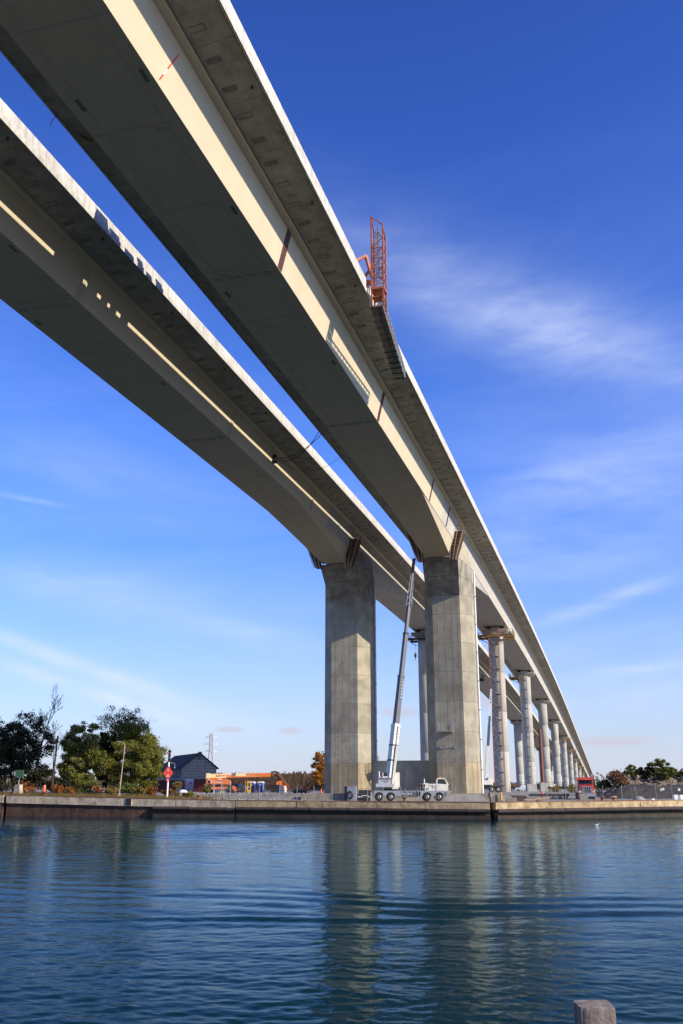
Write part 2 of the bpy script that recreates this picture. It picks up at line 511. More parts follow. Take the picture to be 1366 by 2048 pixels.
def link(name, me, parent=None, loc=None, rot=None):
    o = bpy.data.objects.new(name, me)
    COL.objects.link(o)
    if parent is not None:
        o.parent = parent
    if loc is not None:
        o.location = loc
    if rot is not None:
        o.rotation_euler = rot
    return o


def part(name, mb, mat, parent, smooth=None, loc=None, rot=None):
    return link(name, mb.mesh(name, mat, smooth), parent, loc, rot)


def tag(o, label, cat, group=None):
    o['label'] = label
    o['category'] = cat
    o['kind'] = 'thing'
    if group:
        o['group'] = group
    return o


def thing(name, label, cat, loc=(0, 0, 0), rotz=0.0, group=None):
    o = bpy.data.objects.new(name, None)
    o.empty_display_size = 0.5
    COL.objects.link(o)
    o.location = loc
    o.rotation_euler = (0, 0, rotz)
    return tag(o, label, cat, group)


def structure(name, mb, mat, smooth=None):
    o = link(name, mb.mesh(name, mat, smooth))
    o['kind'] = 'structure'
    return o


def copy_tree(root, label, loc, rotz=None, group=None):
    r_ = root.copy()
    COL.objects.link(r_)
    r_.location = loc
    if rotz is not None:
        r_.rotation_euler = (0, 0, rotz)
    r_['label'] = label
    if group:
        r_['group'] = group
    for ch in list(root.children):
        c = ch.copy()
        COL.objects.link(c)
        c.parent = r_
        for g_ in list(ch.children):
            d = g_.copy()
            COL.objects.link(d)
            d.parent = c
    return r_


def lettering(body, size, mat, parent, loc, rot, name='lettering', shear=0.0, sx_=1.0):
    cu = bpy.data.curves.new(name, 'FONT')
    cu.body = body
    cu.size = size
    cu.align_x = 'CENTER'
    cu.align_y = 'CENTER'
    cu.extrude = 0.012
    cu.shear = shear
    cu.resolution_u = 2
    cu.materials.append(mat)
    tmp = bpy.data.objects.new(name, cu)
    COL.objects.link(tmp)
    dg = bpy.context.evaluated_depsgraph_get()
    me = bpy.data.meshes.new_from_object(tmp.evaluated_get(dg))
    bpy.data.objects.remove(tmp)
    o = link(name, me, parent)
    o.location = loc
    o.rotation_euler = rot
    o.scale = (sx_, 1, 1)
    return o


def quads_mesh(name, cen, half_u, half_v, mat):
    """many small leaf quads from numpy arrays (n,3)"""
    n = len(cen)
    v = np.empty((n, 4, 3), np.float32)
    v[:, 0] = cen - half_u
    v[:, 1] = cen - half_v
    v[:, 2] = cen + half_u
    v[:, 3] = cen + half_v
    me = bpy.data.meshes.new(name)
    me.vertices.add(n * 4)
    me.vertices.foreach_set('co', v.reshape(-1))
    me.loops.add(n * 4)
    me.loops.foreach_set('vertex_index', np.arange(n * 4, dtype=np.int32))
    me.polygons.add(n)
    me.polygons.foreach_set('loop_start', np.arange(n, dtype=np.int32) * 4)
    me.polygons.foreach_set('loop_total', np.full(n, 4, np.int32))
    me.materials.append(mat)
    me.update()
    me.validate()
    return me


def rand_units(n, zb=0.0):
    u = rng.normal(size=(n, 3))
    u[:, 2] += zb
    return u / np.linalg.norm(u, axis=1, keepdims=True)


# ------------------------------------------------------------------ places
def gx(px, Y):
    """x of a thing seen at image column px and standing Y metres away, near eye level"""
    return (px - 683) / FPX * Y * math.cos(TILT)


def gz(py, Y):
    return EYE + (1577 - py) * Y / 2015.0


QX = [-800, -120, -53.3, -15.8, 21.5, 53.0, 120, 800]
QY = [172, 166, 151, 145, 137.7, 150, 172, 190]
QZ = [1.0, 1.0, 0.92, 0.20, 0.0, 0.19, 0.35, 0.5]
WATER_Z = -2.2


def quay_y(x):
    return float(np.interp(x, QX, QY))


def quay_z(x):
    return float(np.interp(x, QX, QZ))


BX = [-800, -26, -12, -8, 24, 26, 40, 60, 800]
BS = [9, 9, 9, 10.1, 14.6, 8, 22, 28, 30]
BE = [17, 16, 13, 10.7, 15.2, 42, 60, 60, 60]


def zg(x, y):
    q = y - quay_y(x)
    a, e = np.interp(x, BX, BS), np.interp(x, BX, BE)
    w = min(1, max(0, (q - a) / (e - a)))
    w = w * w * (3 - 2 * w)
    return quay_z(x) * (1 - w) + 1.1 * w


def spot(px, Y):
    x = gx(px, Y)
    return (x, Y, zg(x, Y))


# ------------------------------------------------------------------ ground and water
xs = sorted(set([-9000, -5000, -2500, -1200, -800, -500, -300, -200, -160, -140] + list(range(-120, -44, 4)) + list(np.arange(-44, 64, 1.0)) + QX[1:-1]
                + list(range(64, 130, 4)) + [150, 200, 300, 500, 800, 1200, 2500, 5000, 9000]))
qs = list(np.arange(0, 32, 0.5)) + list(range(32, 80, 4)) + [90, 120, 160, 220, 300, 450, 700, 1200, 2500, 5000, 9000]
mb = MB()
for x in xs:
    y0 = quay_y(x)
    for q in qs:
        z = zg(x, y0 + q)
        if 0.5 < q < 60:
            z += 0.05 * math.sin(x * 1.7 + q * 0.6) * math.sin(q * 1.3 - x * 0.4)
        mb.v.append((float(x), y0 + q, z))
nq = len(qs)
for i in range(len(xs) - 1):
    for j in range(nq - 1):
        mb.f.append((i * nq + j, (i + 1) * nq + j, (i + 1) * nq + j + 1, i * nq + j + 1))
structure('ground', mb, M['ground'], 60)

# near bank behind and below the viewpoint
mb = MB()
for y0, y1, z0, z1 in ((-2500, -40, 1.0, 0.6), (-40, 5.4, 0.6, 0.2)):
    for xa_ in range(-10, 10):
        k = len(mb.v)
        mb.v += [(xa_ * 120.0, y0, z0), (xa_ * 120.0 + 120, y0, z0), (xa_ * 120.0 + 120, y1, z1), (xa_ * 120.0, y1, z1)]
        mb.f.append((k, k + 1, k + 2, k + 3))
mb.add([(-1200, 5.4, 0.2), (1200, 5.4, 0.2), (1200, 5.8, -8), (-1200, 5.8, -8)], [(0, 1, 2, 3)])
structure('near_bank', mb, M['ground'])

mb = MB().add([(-9000, -300, WATER_Z - 0.3), (9000, -300, WATER_Z - 0.3), (9000, 420, WATER_Z - 0.3), (-9000, 420, WATER_Z - 0.3)], [(0, 1, 2, 3)])
structure('water', mb, M['water'])


def wavy_water():
    """real waves: many small wave trains summed on a mesh that gets coarser with distance"""
    ny, nx = 860, 760
    y = 6.2 * (185 / 6.2) ** (np.arange(ny) / (ny - 1))
    u = np.linspace(-1, 1, nx)
    Yg = np.repeat(y[:, None], nx, 1)
    Xg = u[None, :] * (0.52 * Yg + 7)
    Zg = np.zeros_like(Xg)
    r_ = np.random.default_rng(5)
    lane = 0.80 + 0.22 * np.sin(Xg * 0.045 + 0.10 * Yg + 0.6) + 0.22 * np.sin(0.07 * Yg - 0.03 * Xg + 2.0 + 0.8 * np.sin(Xg * 0.05))
    N = 74
    for i in range(N):
        lam = 0.20 * (5.0 / 0.20) ** ((i / (N - 1)) ** 1.15)
        th = R(82) + r_.normal(0, R(34))
        slope = 0.135 * math.sqrt(2 / N) * max(0.16, min(1.0, 0.55 / lam))
        k = 2 * math.pi / lam
        res = lam / (0.0042 * Yg)
        w = np.clip((res - 1.6) / 2.4, 0, 1)
        ph = k * (Xg * math.cos(th) + Yg * math.sin(th)) + r_.uniform(0, 6.28)
        Zg += slope / k * w * np.sin(ph) * (lane if lam < 1.5 else 1.0)
    # wake of a passing boat: bent trains of longer crests
    for y0, tilt, bend, width, lam, amp, x0, sx_ in ((38.0, 0.12, -0.0035, 3.6, 2.3, 0.055, 0, 0), (33.5, 0.02, 0.0030, 1.6, 1.7, 0.035, 0, 0),
                                                     (98.0, -0.30, -0.004, 13.0, 5.0, 0.085, -4, -9), (112.0, -0.12, -0.003, 7.0, 4.0, 0.050, -2, -8), (58.0, -0.10, 0.001, 2.5, 2.6, 0.020, 6, 14)):
        d = Yg + tilt * Xg + bend * Xg ** 2 + 1.2 * np.sin(Xg * 0.16 + y0) + 0.5 * np.sin(Xg * 0.47) - y0
        env = np.exp(-(d / width) ** 2) * (0.65 + 0.35 * np.sin(Xg * 0.23 + y0))
        if sx_:
            env = env / (1 + np.exp(-(Xg - x0) / (sx_ / 4)))
        Zg += amp * env * np.sin(2 * math.pi * d / lam)
    co = np.stack([Xg, Yg, Zg + WATER_Z], -1).reshape(-1, 3).astype(np.float32)
    me = bpy.data.meshes.new('water')
    me.vertices.add(len(co))
    me.vertices.foreach_set('co', co.reshape(-1))
    ii = (np.arange(ny - 1)[:, None] * nx + np.arange(nx - 1)[None, :]).reshape(-1)
    q = np.stack([ii, ii + 1, ii + nx + 1, ii + nx], 1).astype(np.int32)
    me.loops.add(q.size)
    me.loops.foreach_set('vertex_index', q.reshape(-1))
    me.polygons.add(len(q))
    me.polygons.foreach_set('loop_start', np.arange(len(q), dtype=np.int32) * 4)
    me.polygons.foreach_set('loop_total', np.full(len(q), 4, np.int32))
    me.polygons.foreach_set('use_smooth', np.ones(len(q), bool))
    me.materials.append(M['water'])
    me.update()
    o = link('water', me)
    o['kind'] = 'structure'


wavy_water()
mb = MB().add([(-9000, -300, -7), (9000, -300, -7), (9000, 420, -7), (-9000, 420, -7)], [(0, 1, 2, 3)])
structure('canal_bed', mb, M['soil'])


# ------------------------------------------------------------------ quay walls
def quay_section(xa, xb, label, mcap, mlow, cap_h, fender, seg, gap=0.0, gap2=None):
    gap2 = gap if gap2 is None else gap2
    ya, yb = quay_y(xa), quay_y(xb)
    za, zb = quay_z(xa), quay_z(xb)
    L = math.hypot(xb - xa, yb - ya)
    root = thing('quay_wall', label, 'quay wall', (xa, ya, WATER_Z), math.atan2(yb - ya, xb - xa), 'concrete quay wall sections along the canal')
    ha, hb = za - WATER_Z, zb - WATER_Z

    def h(u):
        return ha + (hb - ha) * u / L
    n = max(1, int(round(L / seg)))
    for k in range(n):                       # capping blocks with open joints
        u0, u1 = L * k / n + 0.02 + gap * (k == 0), L * (k + 1) / n - 0.02 - gap2 * (k == n - 1)
        j = random.uniform(-0.03, 0.03)
        mb = MB()
        nn = 8
        rings = []
        for i in range(nn + 1):
            u = u0 + (u1 - u0) * i / nn
            e = random.uniform(-0.03, 0.03)
            tz = h(u) + 0.05
            rings.append([(u, -0.30 + j + e, tz - cap_h), (u, -0.34 + j + e * 0.4, tz - 0.12), (u, -0.22 + j, tz), (u, 1.6, tz), (u, 1.6, tz - cap_h)])
        mb.loft(rings)
        part('cap_block', mb, mcap, root)
    mb = MB()
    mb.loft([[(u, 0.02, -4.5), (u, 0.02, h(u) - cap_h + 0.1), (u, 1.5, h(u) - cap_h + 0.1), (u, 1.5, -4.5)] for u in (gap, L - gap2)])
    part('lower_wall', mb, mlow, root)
    # rusty steel edge angle
    mb = MB().loft([[(u, -0.36, h(u) - 0.02), (u, -0.36, h(u) + 0.08), (u, -0.16, h(u) + 0.08), (u, -0.16, h(u) - 0.02)] for u in (gap, L - gap2)])
    part('edge_strip', mb, M['rust'], root)
    if fender:
        u = gap + fender[0]
        while u < L - gap2 - 0.5:
            u1 = min(u + 5.6, L - gap2 - 0.1)
            zc = h((u + u1) / 2) - cap_h - 0.12
            mb = MB().tube((u, -0.42, zc), (u1, -0.42, zc), 0.30, n=10)
            f_ = part('fender_pipe', mb, M['rustdk'], root, 40)
            mb = MB().tube((u1 - 0.06, -0.42, zc), (u1, -0.42, zc), 0.325, n=10)
            part('fender_collar', mb, M['rustdk'], f_, 40)
            u += 5.68
        mb = MB().loft([[(u, -0.5, -0.2), (u, -0.5, 0.42), (u, 0.0, 0.5), (u, 0.0, -0.2)] for u in (gap + fender[0], L - gap2)])
        part('toe_ledge', mb, M['quaylow'], root)
    else:
        mb = MB().loft([[(u, -0.28 + random.uniform(-.08, .08), -0.3), (u, -0.30, 0.5 + random.uniform(-.15, .15)), (u, 0.0, 0.75), (u, 0.0, -0.3)] for u in np.linspace(gap, L - gap2, 30)])
        part('toe_ledge', mb, mlow, root)
    return root


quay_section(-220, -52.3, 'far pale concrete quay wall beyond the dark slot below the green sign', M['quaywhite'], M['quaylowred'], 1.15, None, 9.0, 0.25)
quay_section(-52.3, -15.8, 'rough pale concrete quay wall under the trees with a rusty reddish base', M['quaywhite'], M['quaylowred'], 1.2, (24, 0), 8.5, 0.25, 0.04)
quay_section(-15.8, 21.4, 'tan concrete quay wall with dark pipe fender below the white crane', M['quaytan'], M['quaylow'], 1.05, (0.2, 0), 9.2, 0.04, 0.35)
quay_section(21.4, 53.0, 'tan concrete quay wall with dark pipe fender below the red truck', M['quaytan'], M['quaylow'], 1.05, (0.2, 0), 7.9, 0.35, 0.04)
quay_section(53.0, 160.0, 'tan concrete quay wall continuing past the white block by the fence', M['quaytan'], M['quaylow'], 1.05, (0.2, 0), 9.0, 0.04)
# dark niche for a mooring ladder in the pale wall
xr = gx(262, 148.4)
root = thing('ladder_recess', 'small square dark recess in the pale quay wall below the lamp post', 'wall recess', (xr, quay_y(xr) - 0.36, quay_z(xr) - 1.15), math.atan2(QY[3] - QY[2], QX[3] - QX[2]))
part('recess', MB().box(-0.42, -0.06, 0.1, 0.42, 0.3, 1.05), M['black'], root)
part('frame', MB().box(-0.5, -0.03, 0.0, -0.42, 0.3, 1.05).box(0.42, -0.03, 0.0, 0.5, 0.3, 1.05), M['quaywhite'], root)


# ================================================================== the twin bridges
AZ = R(15.68)
BR_L0 = -25.48
S1, SPAN = 235.07, 82.34
CA, SA = math.cos(AZ), math.sin(AZ)
S_PIER = 160.0
S_END = 1340.0


def ztop(s):
    q = min(s, 500.0)
    return 46.43 + 1.48 * q / 100 - 0.57 * (q / 100) ** 2 + (s - q) * (1.48 / 100 - 2 * 0.57 * 500 / 1e4)


def BP(l, s, z, c=0.0):
    L = BR_L0 + c + l
    return (s * SA + L * CA, s * CA - L * SA, z)


def stations(a, b, step):
    n = max(1, int(math.ceil((b - a) / step)))
    return [a + (b - a) * i / n for i in range(n + 1)]


def sweep(prof, a, b, step=20.0):
    """profile of (l, z relative to the parapet top) swept along the bridge; prof may be a function of s"""
    mb = MB()
    pf = prof if callable(prof) else (lambda s: prof)
    mb.loft([[(l, s, ztop(s) + z) for l, z in pf(s)] for s in stations(a, b, step)])
    return mb


def shared(name, root, me, items):
    for s, l, z, pitch in items:
        link(name, me, root, (l, s, z), (pitch, 0, 0))


def pitch(s):
    return math.atan2(ztop(s + 1) - ztop(s - 1), 2)


PANEL = 4.0
pan_r = MB().loft([[(7.16, y, -1.08), (7.16, y, -0.03), (7.13, y, 0.0), (6.92, y, 0.0), (6.80, y, -0.6), (6.70, y, -1.08)] for y in (-PANEL / 2 + 0.012, PANEL / 2 - 0.012)]).mesh('parapet_panel', M['conc_par'])
pan_l = MB().loft([[(-7.16, y, -1.08), (-6.70, y, -1.08), (-6.80, y, -0.5), (-6.92, y, 0.10), (-7.13, y, 0.10), (-7.16, y, 0.07)] for y in (-PANEL / 2 + 0.012, PANEL / 2 - 0.012)]).mesh('parapet_panel', M['conc_par'])  # top raised a little so its shadow narrows the sun stripe on the left bridge
pan_ll = MB().loft([[(-7.16, y, -1.08), (-6.70, y, -1.08), (-6.80, y, -0.6), (-6.92, y, 0.0), (-7.13, y, 0.0), (-7.16, y, -0.03)] for y in (-PANEL / 2 + 0.012, PANEL / 2 - 0.012)]).mesh('parapet_panel', M['conc_par'])
OV = 5.2
# underside panels of the overhang, each a thin slab with an open joint
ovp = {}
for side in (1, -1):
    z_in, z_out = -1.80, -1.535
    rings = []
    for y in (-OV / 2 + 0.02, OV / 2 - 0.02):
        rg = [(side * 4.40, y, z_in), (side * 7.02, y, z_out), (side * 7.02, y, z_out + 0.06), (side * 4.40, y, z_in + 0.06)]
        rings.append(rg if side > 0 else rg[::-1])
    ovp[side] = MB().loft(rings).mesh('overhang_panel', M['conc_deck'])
mk_full = MB().box(4.65, -0.24, -0.012, 5.65, 0.24, 0.02).mesh('formwork_mark', M['mark'])
mb = MB()
mb.box(4.65, -0.27, -0.012, 5.70, -0.21, 0.02).box(4.65, 0.21, -0.012, 5.70, 0.27, 0.02).box(5.64, -0.205, -0.012, 5.70, 0.205, 0.02)
mk_open = mb.mesh('formwork_mark', M['mark'])
mk_tilt = math.atan2(0.265, 2.62)


def girder_prof(s):
    return [(-3.85, -2.0), (3.85, -2.0), (3.05, -5.5), (-3.05, -5.5)]


def haunch_prof(s):
    u = abs(s - S_PIER)
    w0 = 38.3
    k = min(1, max(0, (w0 - u) / (w0 - 7.8)))
    zb = -5.5 - 2.45 * k ** 1.15
    wb = 2.93 - 0.80 * k
    return [(-3.0, -5.49), (3.0, -5.49), (wb, zb - 0.02), (-wb, zb - 0.02)]


def make_bridge(c, label, right):
    root = thing('highway_bridge', label, 'bridge', BP(0, 0, 0, c), -AZ, 'twin highway bridges over the canal')
    s0 = -70.0
    part('deck_slab', sweep([(-7.2, -1.10), (-7.2, -1.47), (-7.0, -1.47), (-4.35, -1.74), (4.35, -1.74), (7.0, -1.47), (7.2, -1.47), (7.2, -1.10)][::-1], s0, S_END), M['conc_deck'], root)
    for sd_ in (1, -1):
        part('deck_edge_lip', sweep([(sd_ * 7.10, -1.12), (sd_ * 7.10, -1.58), (sd_ * 7.26, -1.58), (sd_ * 7.26, -1.12)], s0, S_END), M['conc_par'], root)
        part('top_flange', sweep([(sd_ * 3.70, -1.75), (sd_ * 4.34, -1.75), (sd_ * 4.34, -2.05), (sd_ * 3.70, -2.15)], s0, S_END), M['cream'], root)
    # parapets: single panels near, one long run beyond
    k = 0
    sr = s0 + PANEL / 2
    items_r, items_l = [], []
    while sr < 500:
        items_r.append((sr, 0, ztop(sr), pitch(sr)))
        if sr < 330:
            items_l.append((sr, 0, ztop(sr), pitch(sr)))
        sr += PANEL
    shared('parapet_panel', root, pan_r, items_r)
    shared('parapet_panel', root, pan_l if right else pan_ll, items_l)
    e_r, e_l = items_r[-1][0] + PANEL / 2, items_l[-1][0] + PANEL / 2
    part('parapet', sweep([(7.16, -1.08), (7.16, 0.0), (6.92, 0.0), (6.70, -1.08)], e_r, S_END), M['conc_par'], root)
    part('parapet', sweep([(-7.16, -1.08), (-6.70, -1.08), (-6.92, 0.0), (-7.16, 0.0)], e_l, S_END), M['conc_par'], root)
    # box girder in the lengths it was erected in
    cuts = [s0, 20.0, 61.5, 95.0, 120.6]
    for a, b in zip(cuts[:-1], cuts[1:]):
        part('girder_segment', sweep(girder_prof, a + 0.004, b - 0.004, 12), M['cream'], root)
    for a, b in ((120.6, 136.0), (136.0, 196.5)):
        part('girder_segment', sweep(girder_prof, a + 0.004, b - 0.004, 12), M['cream'] if b < 140 else M['conc_box'], root)
    cc = [196.5] + [S1 + SPAN * j for j in range(13)] + [S_END]
    for a, b in zip(cc[:-1], cc[1:]):
        part('girder_segment', sweep(girder_prof, a + 0.01, b - 0.01, 20), M['conc_box'], root)
    for a, b in ((120.3, 135.5), (135.5, 150.9), (166.0, 181.0), (181.0, 196.7)):
        part('haunch_segment', sweep(haunch_prof, a + 0.02, b - 0.02, 2.0), M['cream'] if b < 160 else M['conc_box'], root)
    # longitudinal weld ribs under the haunch
    mb = MB()
    mb.loft([[(l, s, ztop(s) + haunch_prof(s)[2][1] + dz) for l, dz in ((-0.06, 0.0), (0.06, 0.0), (0.06, -0.05), (-0.06, -0.05))] for s in stations(121, 150.6, 4)])
    part('soffit_rib', mb, M['cream'], root)
    # field splices on both webs, bolted plates with rows of bolts
    for s_, w, zb in ((61.5, 0.85, -5.45), (95.0, 0.75, -5.45), (127.0, 0.6, -5.4), (141.5, 0.6, -5.35)):
        for sd_ in ((1, -1) if s_ < 100 else (1,)):
            def on_web(z, off):
                return sd_ * (3.85 - (-2.0 - z) / 3.5 * 0.80 + off)
            zt = ztop(s_)
            mb = MB().loft([[(on_web(z, -0.02), s_ - w / 2, zt + z), (on_web(z, 0.035), s_ - w / 2, zt + z), (on_web(z, 0.035), s_ + w / 2, zt + z), (on_web(z, -0.02), s_ + w / 2, zt + z)] for z in (zb, -2.12)])
            mp_ = M['primer'] if right else M['cream']
            pl = part('splice_plate', mb, mp_, root)
            mb = MB()
            z = zb + 0.12
            while z < -2.25:
                for q in np.linspace(-w / 2 + 0.08, w / 2 - 0.08, 4):
                    x = on_web(z, 0.03)
                    mb.box(x - 0.02, s_ + q - 0.035, zt + z - 0.035, x + 0.05, s_ + q + 0.035, zt + z + 0.035)
                z += 0.16
            bo = part('bolt_rows', mb, M['primer'] if right else M['conc_box'], pl)
            bo['kind'] = 'stuff'
    for s_ in (61.5, 95.0):
        zt = ztop(s_) - 5.5
        for k in range(4):
            x0 = -2.75 + 1.42 * k
            wd = 1.25 if k in (1, 2) else 1.05
            mb = MB()
            oc = [(x0 + 0.25, -0.36), (x0 + wd - 0.25, -0.36), (x0 + wd, 0), (x0 + wd - 0.25, 0.36), (x0 + 0.25, 0.36), (x0, 0)]
            mb.loft([[(x, s_ + y, zt - 0.03) for x, y in oc], [(x, s_ + y, zt + 0.02) for x, y in oc]])
            pl = part('soffit_splice_plate', mb, M['cream'], root)
            mb = MB()
            for j in range(6):
                x = x0 + 0.2 + (wd - 0.4) * j / 5
                mb.box(x - 0.035, s_ - 0.3, zt - 0.085, x + 0.035, s_ + 0.3, zt - 0.02)
            part('bolt_strip', mb, M['conc_box'], pl)
    # weld bands and plates across the steel soffit
    hw = lambda s_: 3.05
    for s_ in np.arange(26.0, 119.0, 8.6):
        part('weld_band', MB().box(-2.95, s_ - 0.07, ztop(s_) - 5.512, 2.95, s_ + 0.07, ztop(s_) - 5.49), M['creamdk'], root)
    for l in (-2.05, 2.05):
        part('weld_band', sweep([(l - 0.05, -5.49), (l + 0.05, -5.49), (l + 0.05, -5.511), (l - 0.05, -5.511)], 20, 119, 12), M['creamdk'], root)
    rs = random.Random(4 + int(right))
    for k in range(16):
        s_, l = rs.uniform(30, 116), rs.uniform(-2.5, 2.0)
        part('doubler_plate', MB().box(l, s_ - 0.2, ztop(s_) - 5.515, l + rs.uniform(0.6, 1.3), s_ + 0.2, ztop(s_) - 5.49), M['creamdk'] if k % 3 else M['cream'], root)
    # access hatches and drains in the soffit
    for s_, l in ((39.3, 2.6), (40.5, -2.25), (53.0, 2.62), (64.0, -2.4), (79.0, 2.5)):
        part('access_hatch', MB().box(l - 0.13, s_ - 0.5, ztop(s_) - 5.53, l + 0.13, s_ + 0.5, ztop(s_) - 5.49), M['mark'], root)
    # deck underside
    it = []
    s_ = 8.0
    while s_ < 480:
        it.append((s_, 0, ztop(s_) + 0, pitch(s_)))
        s_ += OV
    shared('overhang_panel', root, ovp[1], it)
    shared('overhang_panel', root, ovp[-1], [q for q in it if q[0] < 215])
    for n_, q in enumerate(it):
        for d in (-1.3, 1.3):
            s2 = q[0] + d
            if s2 > 335:
                continue
            me = mk_full if (n_ * 7 + int(d > 0) * 3 + (3 if right else 0)) % 5 < 3 else mk_open
            z = ztop(s2) - 1.80 - 4.40 * 0 + (5.15 - 4.40) * 0.265 / 2.62
            o = link('formwork_mark', me, root, (0, s2, z), (pitch(s2), 0, 0))
            o.location.z -= 0.012
            o.rotation_euler = (pitch(s2), -mk_tilt, 0)
            o.location.x = 5.15 - 5.15 * math.cos(mk_tilt)
            o.location.z -= 5.15 * math.sin(mk_tilt)
    # deck drains seen as little dark dots under the edge
    it = [(s_, 0, ztop(s_), 0) for s_ in np.arange(20, 330, 13.0)]
    dm = MB().tube((6.55, 0, -1.75), (6.55, 0, -1.5), 0.09, n=8).mesh('deck_drain', M['rustdk'])
    shared('deck_drain', root, dm, it)
    # abutment at the far end
    zt = ztop(S_END)
    part('abutment', MB().box(-7.6, S_END, -1.0, 7.6, S_END + 6, zt - 1.0), M['conc_col'], root)
    return root


bridge_r = make_bridge(0.0, 'nearer right hand highway bridge carrying the red access gantry', True)
bridge_l = make_bridge(-18.15, 'farther left hand highway bridge with a narrow sunlit stripe along its web', False)
# red and white survey marking on the sunny web of the right bridge
mk = []
for k in range(5):
    z0, z1 = -2.6 - 0.52 * k, -2.6 - 0.52 * (k + 1)
    s_a, s_b = 41.2 - 0.21 * k, 41.2 - 0.21 * (k + 1)
    f = lambda z: 3.85 - (-2.0 - z) / 3.5 * 0.80
    mb = MB().loft([[(f(z) - 0.02, s_ - 0.055, ztop(s_) + z), (f(z) + 0.02, s_ - 0.055, ztop(s_) + z), (f(z) + 0.02, s_ + 0.055, ztop(s_) + z), (f(z) - 0.02, s_ + 0.055, ztop(s_) + z)] for z, s_ in ((z1, s_b), (z0, s_a))])
    part('survey_mark', mb, M['signred'] if k != 3 else M['purewhite'], bridge_r)
part('drain_stub', MB().tube((-6.5, 47.0, ztop(47) - 1.75), (-5.9, 47.6, ztop(47) - 1.95), 0.10, n=8), M['rust'], bridge_r)
part('junction_box', MB().box(3.45, 108.9, ztop(109) - 3.95, 3.95, 109.6, ztop(109) - 2.9), M['black'], bridge_l)


# ------------------------------------------------------------------ main piers: octagonal shafts with a flared head
def make_pier(c, label):
    z_top = ztop(S_PIER) - 7.93
    root = thing('bridge_pier', label, 'bridge pier', BP(0.35, S_PIER, 0.6, c), -AZ, 'octagonal main piers beside the canal')
    zo = -0.6

    def octo(wf, wt, sf, sc, z, sb=4.0, inset=0.0):
        wf, wt = wf * 0.95, wt * 0.915
        wf, wt, sf, sc, sb = wf - inset, wt - inset, sf - inset, sc - inset * 0.4, sb - inset
        return [(-wf, -sf, z), (wf, -sf, z), (wt, -sc, z), (wt, 2.0, z), (wf, sb, z), (-wf, sb, z), (-wt, 2.0, z), (-wt, -sc, z)]
    z0 = 0.5
    z_fl = 33.8                                # where the flare starts
    segs = [z0, 6.05, 10.95, 15.85, 20.75, 25.65, 30.55, z_fl]
    part('core', MB().loft([octo(2.5, 4.5, 4.0, 2.0, zo + z0, inset=0.05), octo(2.5, 4.5, 4.0, 2.0, zo + z_fl, inset=0.05)]), M['conc'], root)
    for k, (a, b) in enumerate(zip(segs[:-1], segs[1:])):
        mb = MB().loft([octo(2.5, 4.5, 4.0, 2.0, zo + a + 0.02, inset=0.02), octo(2.5, 4.5, 4.0, 2.0, zo + a + 0.05), octo(2.5, 4.5, 4.0, 2.0, zo + b - 0.05), octo(2.5, 4.5, 4.0, 2.0, zo + b - 0.02, inset=0.02)])
        sgm = part('pier_segment', mb, M['conc_low'] if k == 0 else M['conc'], root)
        # vertical form joints, thin raised fins left by the shutters
        mb = MB()
        for l in (-1.55, -0.3, 0.9, 1.9):
            mb.box(l - 0.02, -4.012, zo + a + 0.06, l + 0.02, -3.98, zo + b - 0.06)
        part('form_seam', mb, M['seam'], sgm)['kind'] = 'stuff'
        if k in (0, 1, 6):
            mb = MB()
            for l in (-2.1, -1.2, -0.9, 0.2, 0.5, 1.3, 1.6, 2.2):
                for zz in ((a + 0.5, b - 0.5, (a + b) / 2) if k < 2 else (b - 0.5,)):
                    mb.box(l - 0.05, -4.012, zo + zz - 0.05, l + 0.05, -3.98, zo + zz + 0.05)
            part('tie_hole', mb, M['black'], sgm)['kind'] = 'stuff'
    # flare towards the canal and (mirrored) to the land side
    mid = z_fl + (z_top - z_fl) * 0.52
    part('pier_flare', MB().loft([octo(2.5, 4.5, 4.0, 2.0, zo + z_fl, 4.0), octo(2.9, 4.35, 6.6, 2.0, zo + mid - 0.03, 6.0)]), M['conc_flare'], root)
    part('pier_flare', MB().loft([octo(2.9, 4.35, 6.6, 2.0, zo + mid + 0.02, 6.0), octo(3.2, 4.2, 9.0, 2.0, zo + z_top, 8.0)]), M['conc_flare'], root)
    # solid head between the haunches
    dz = ztop(S_PIER)
    part('pier_head', MB().loft([octo(2.15, 4.2, 8.4, 2.0, zo + z_top - 0.02, 7.6), octo(2.9, 3.55, 6.4, 2.2, zo + dz - 4.6, 6.4)]), M['conc'], root)
    # drainpipe down the sunny side
    pts = [(4.32, 1.2, zo + dz - 8.4), (4.32, 1.2, zo + 1.0)]
    part('drainpipe', MB().tube(pts[0], pts[1], 0.16, n=10), M['purewhite'], root, 40)
    for z in np.arange(5, 38, 4.9):
        part('pipe_bracket', MB().box(4.10, 1.0, zo + z - 0.08, 4.52, 1.4, zo + z + 0.08), M['galv'], root)
    return root


make_pier(0.0, 'octagonal concrete pier of the right bridge with a small grey platform on its face')
make_pier(-18.15, 'octagonal concrete pier of the left bridge behind the crane counterweight')

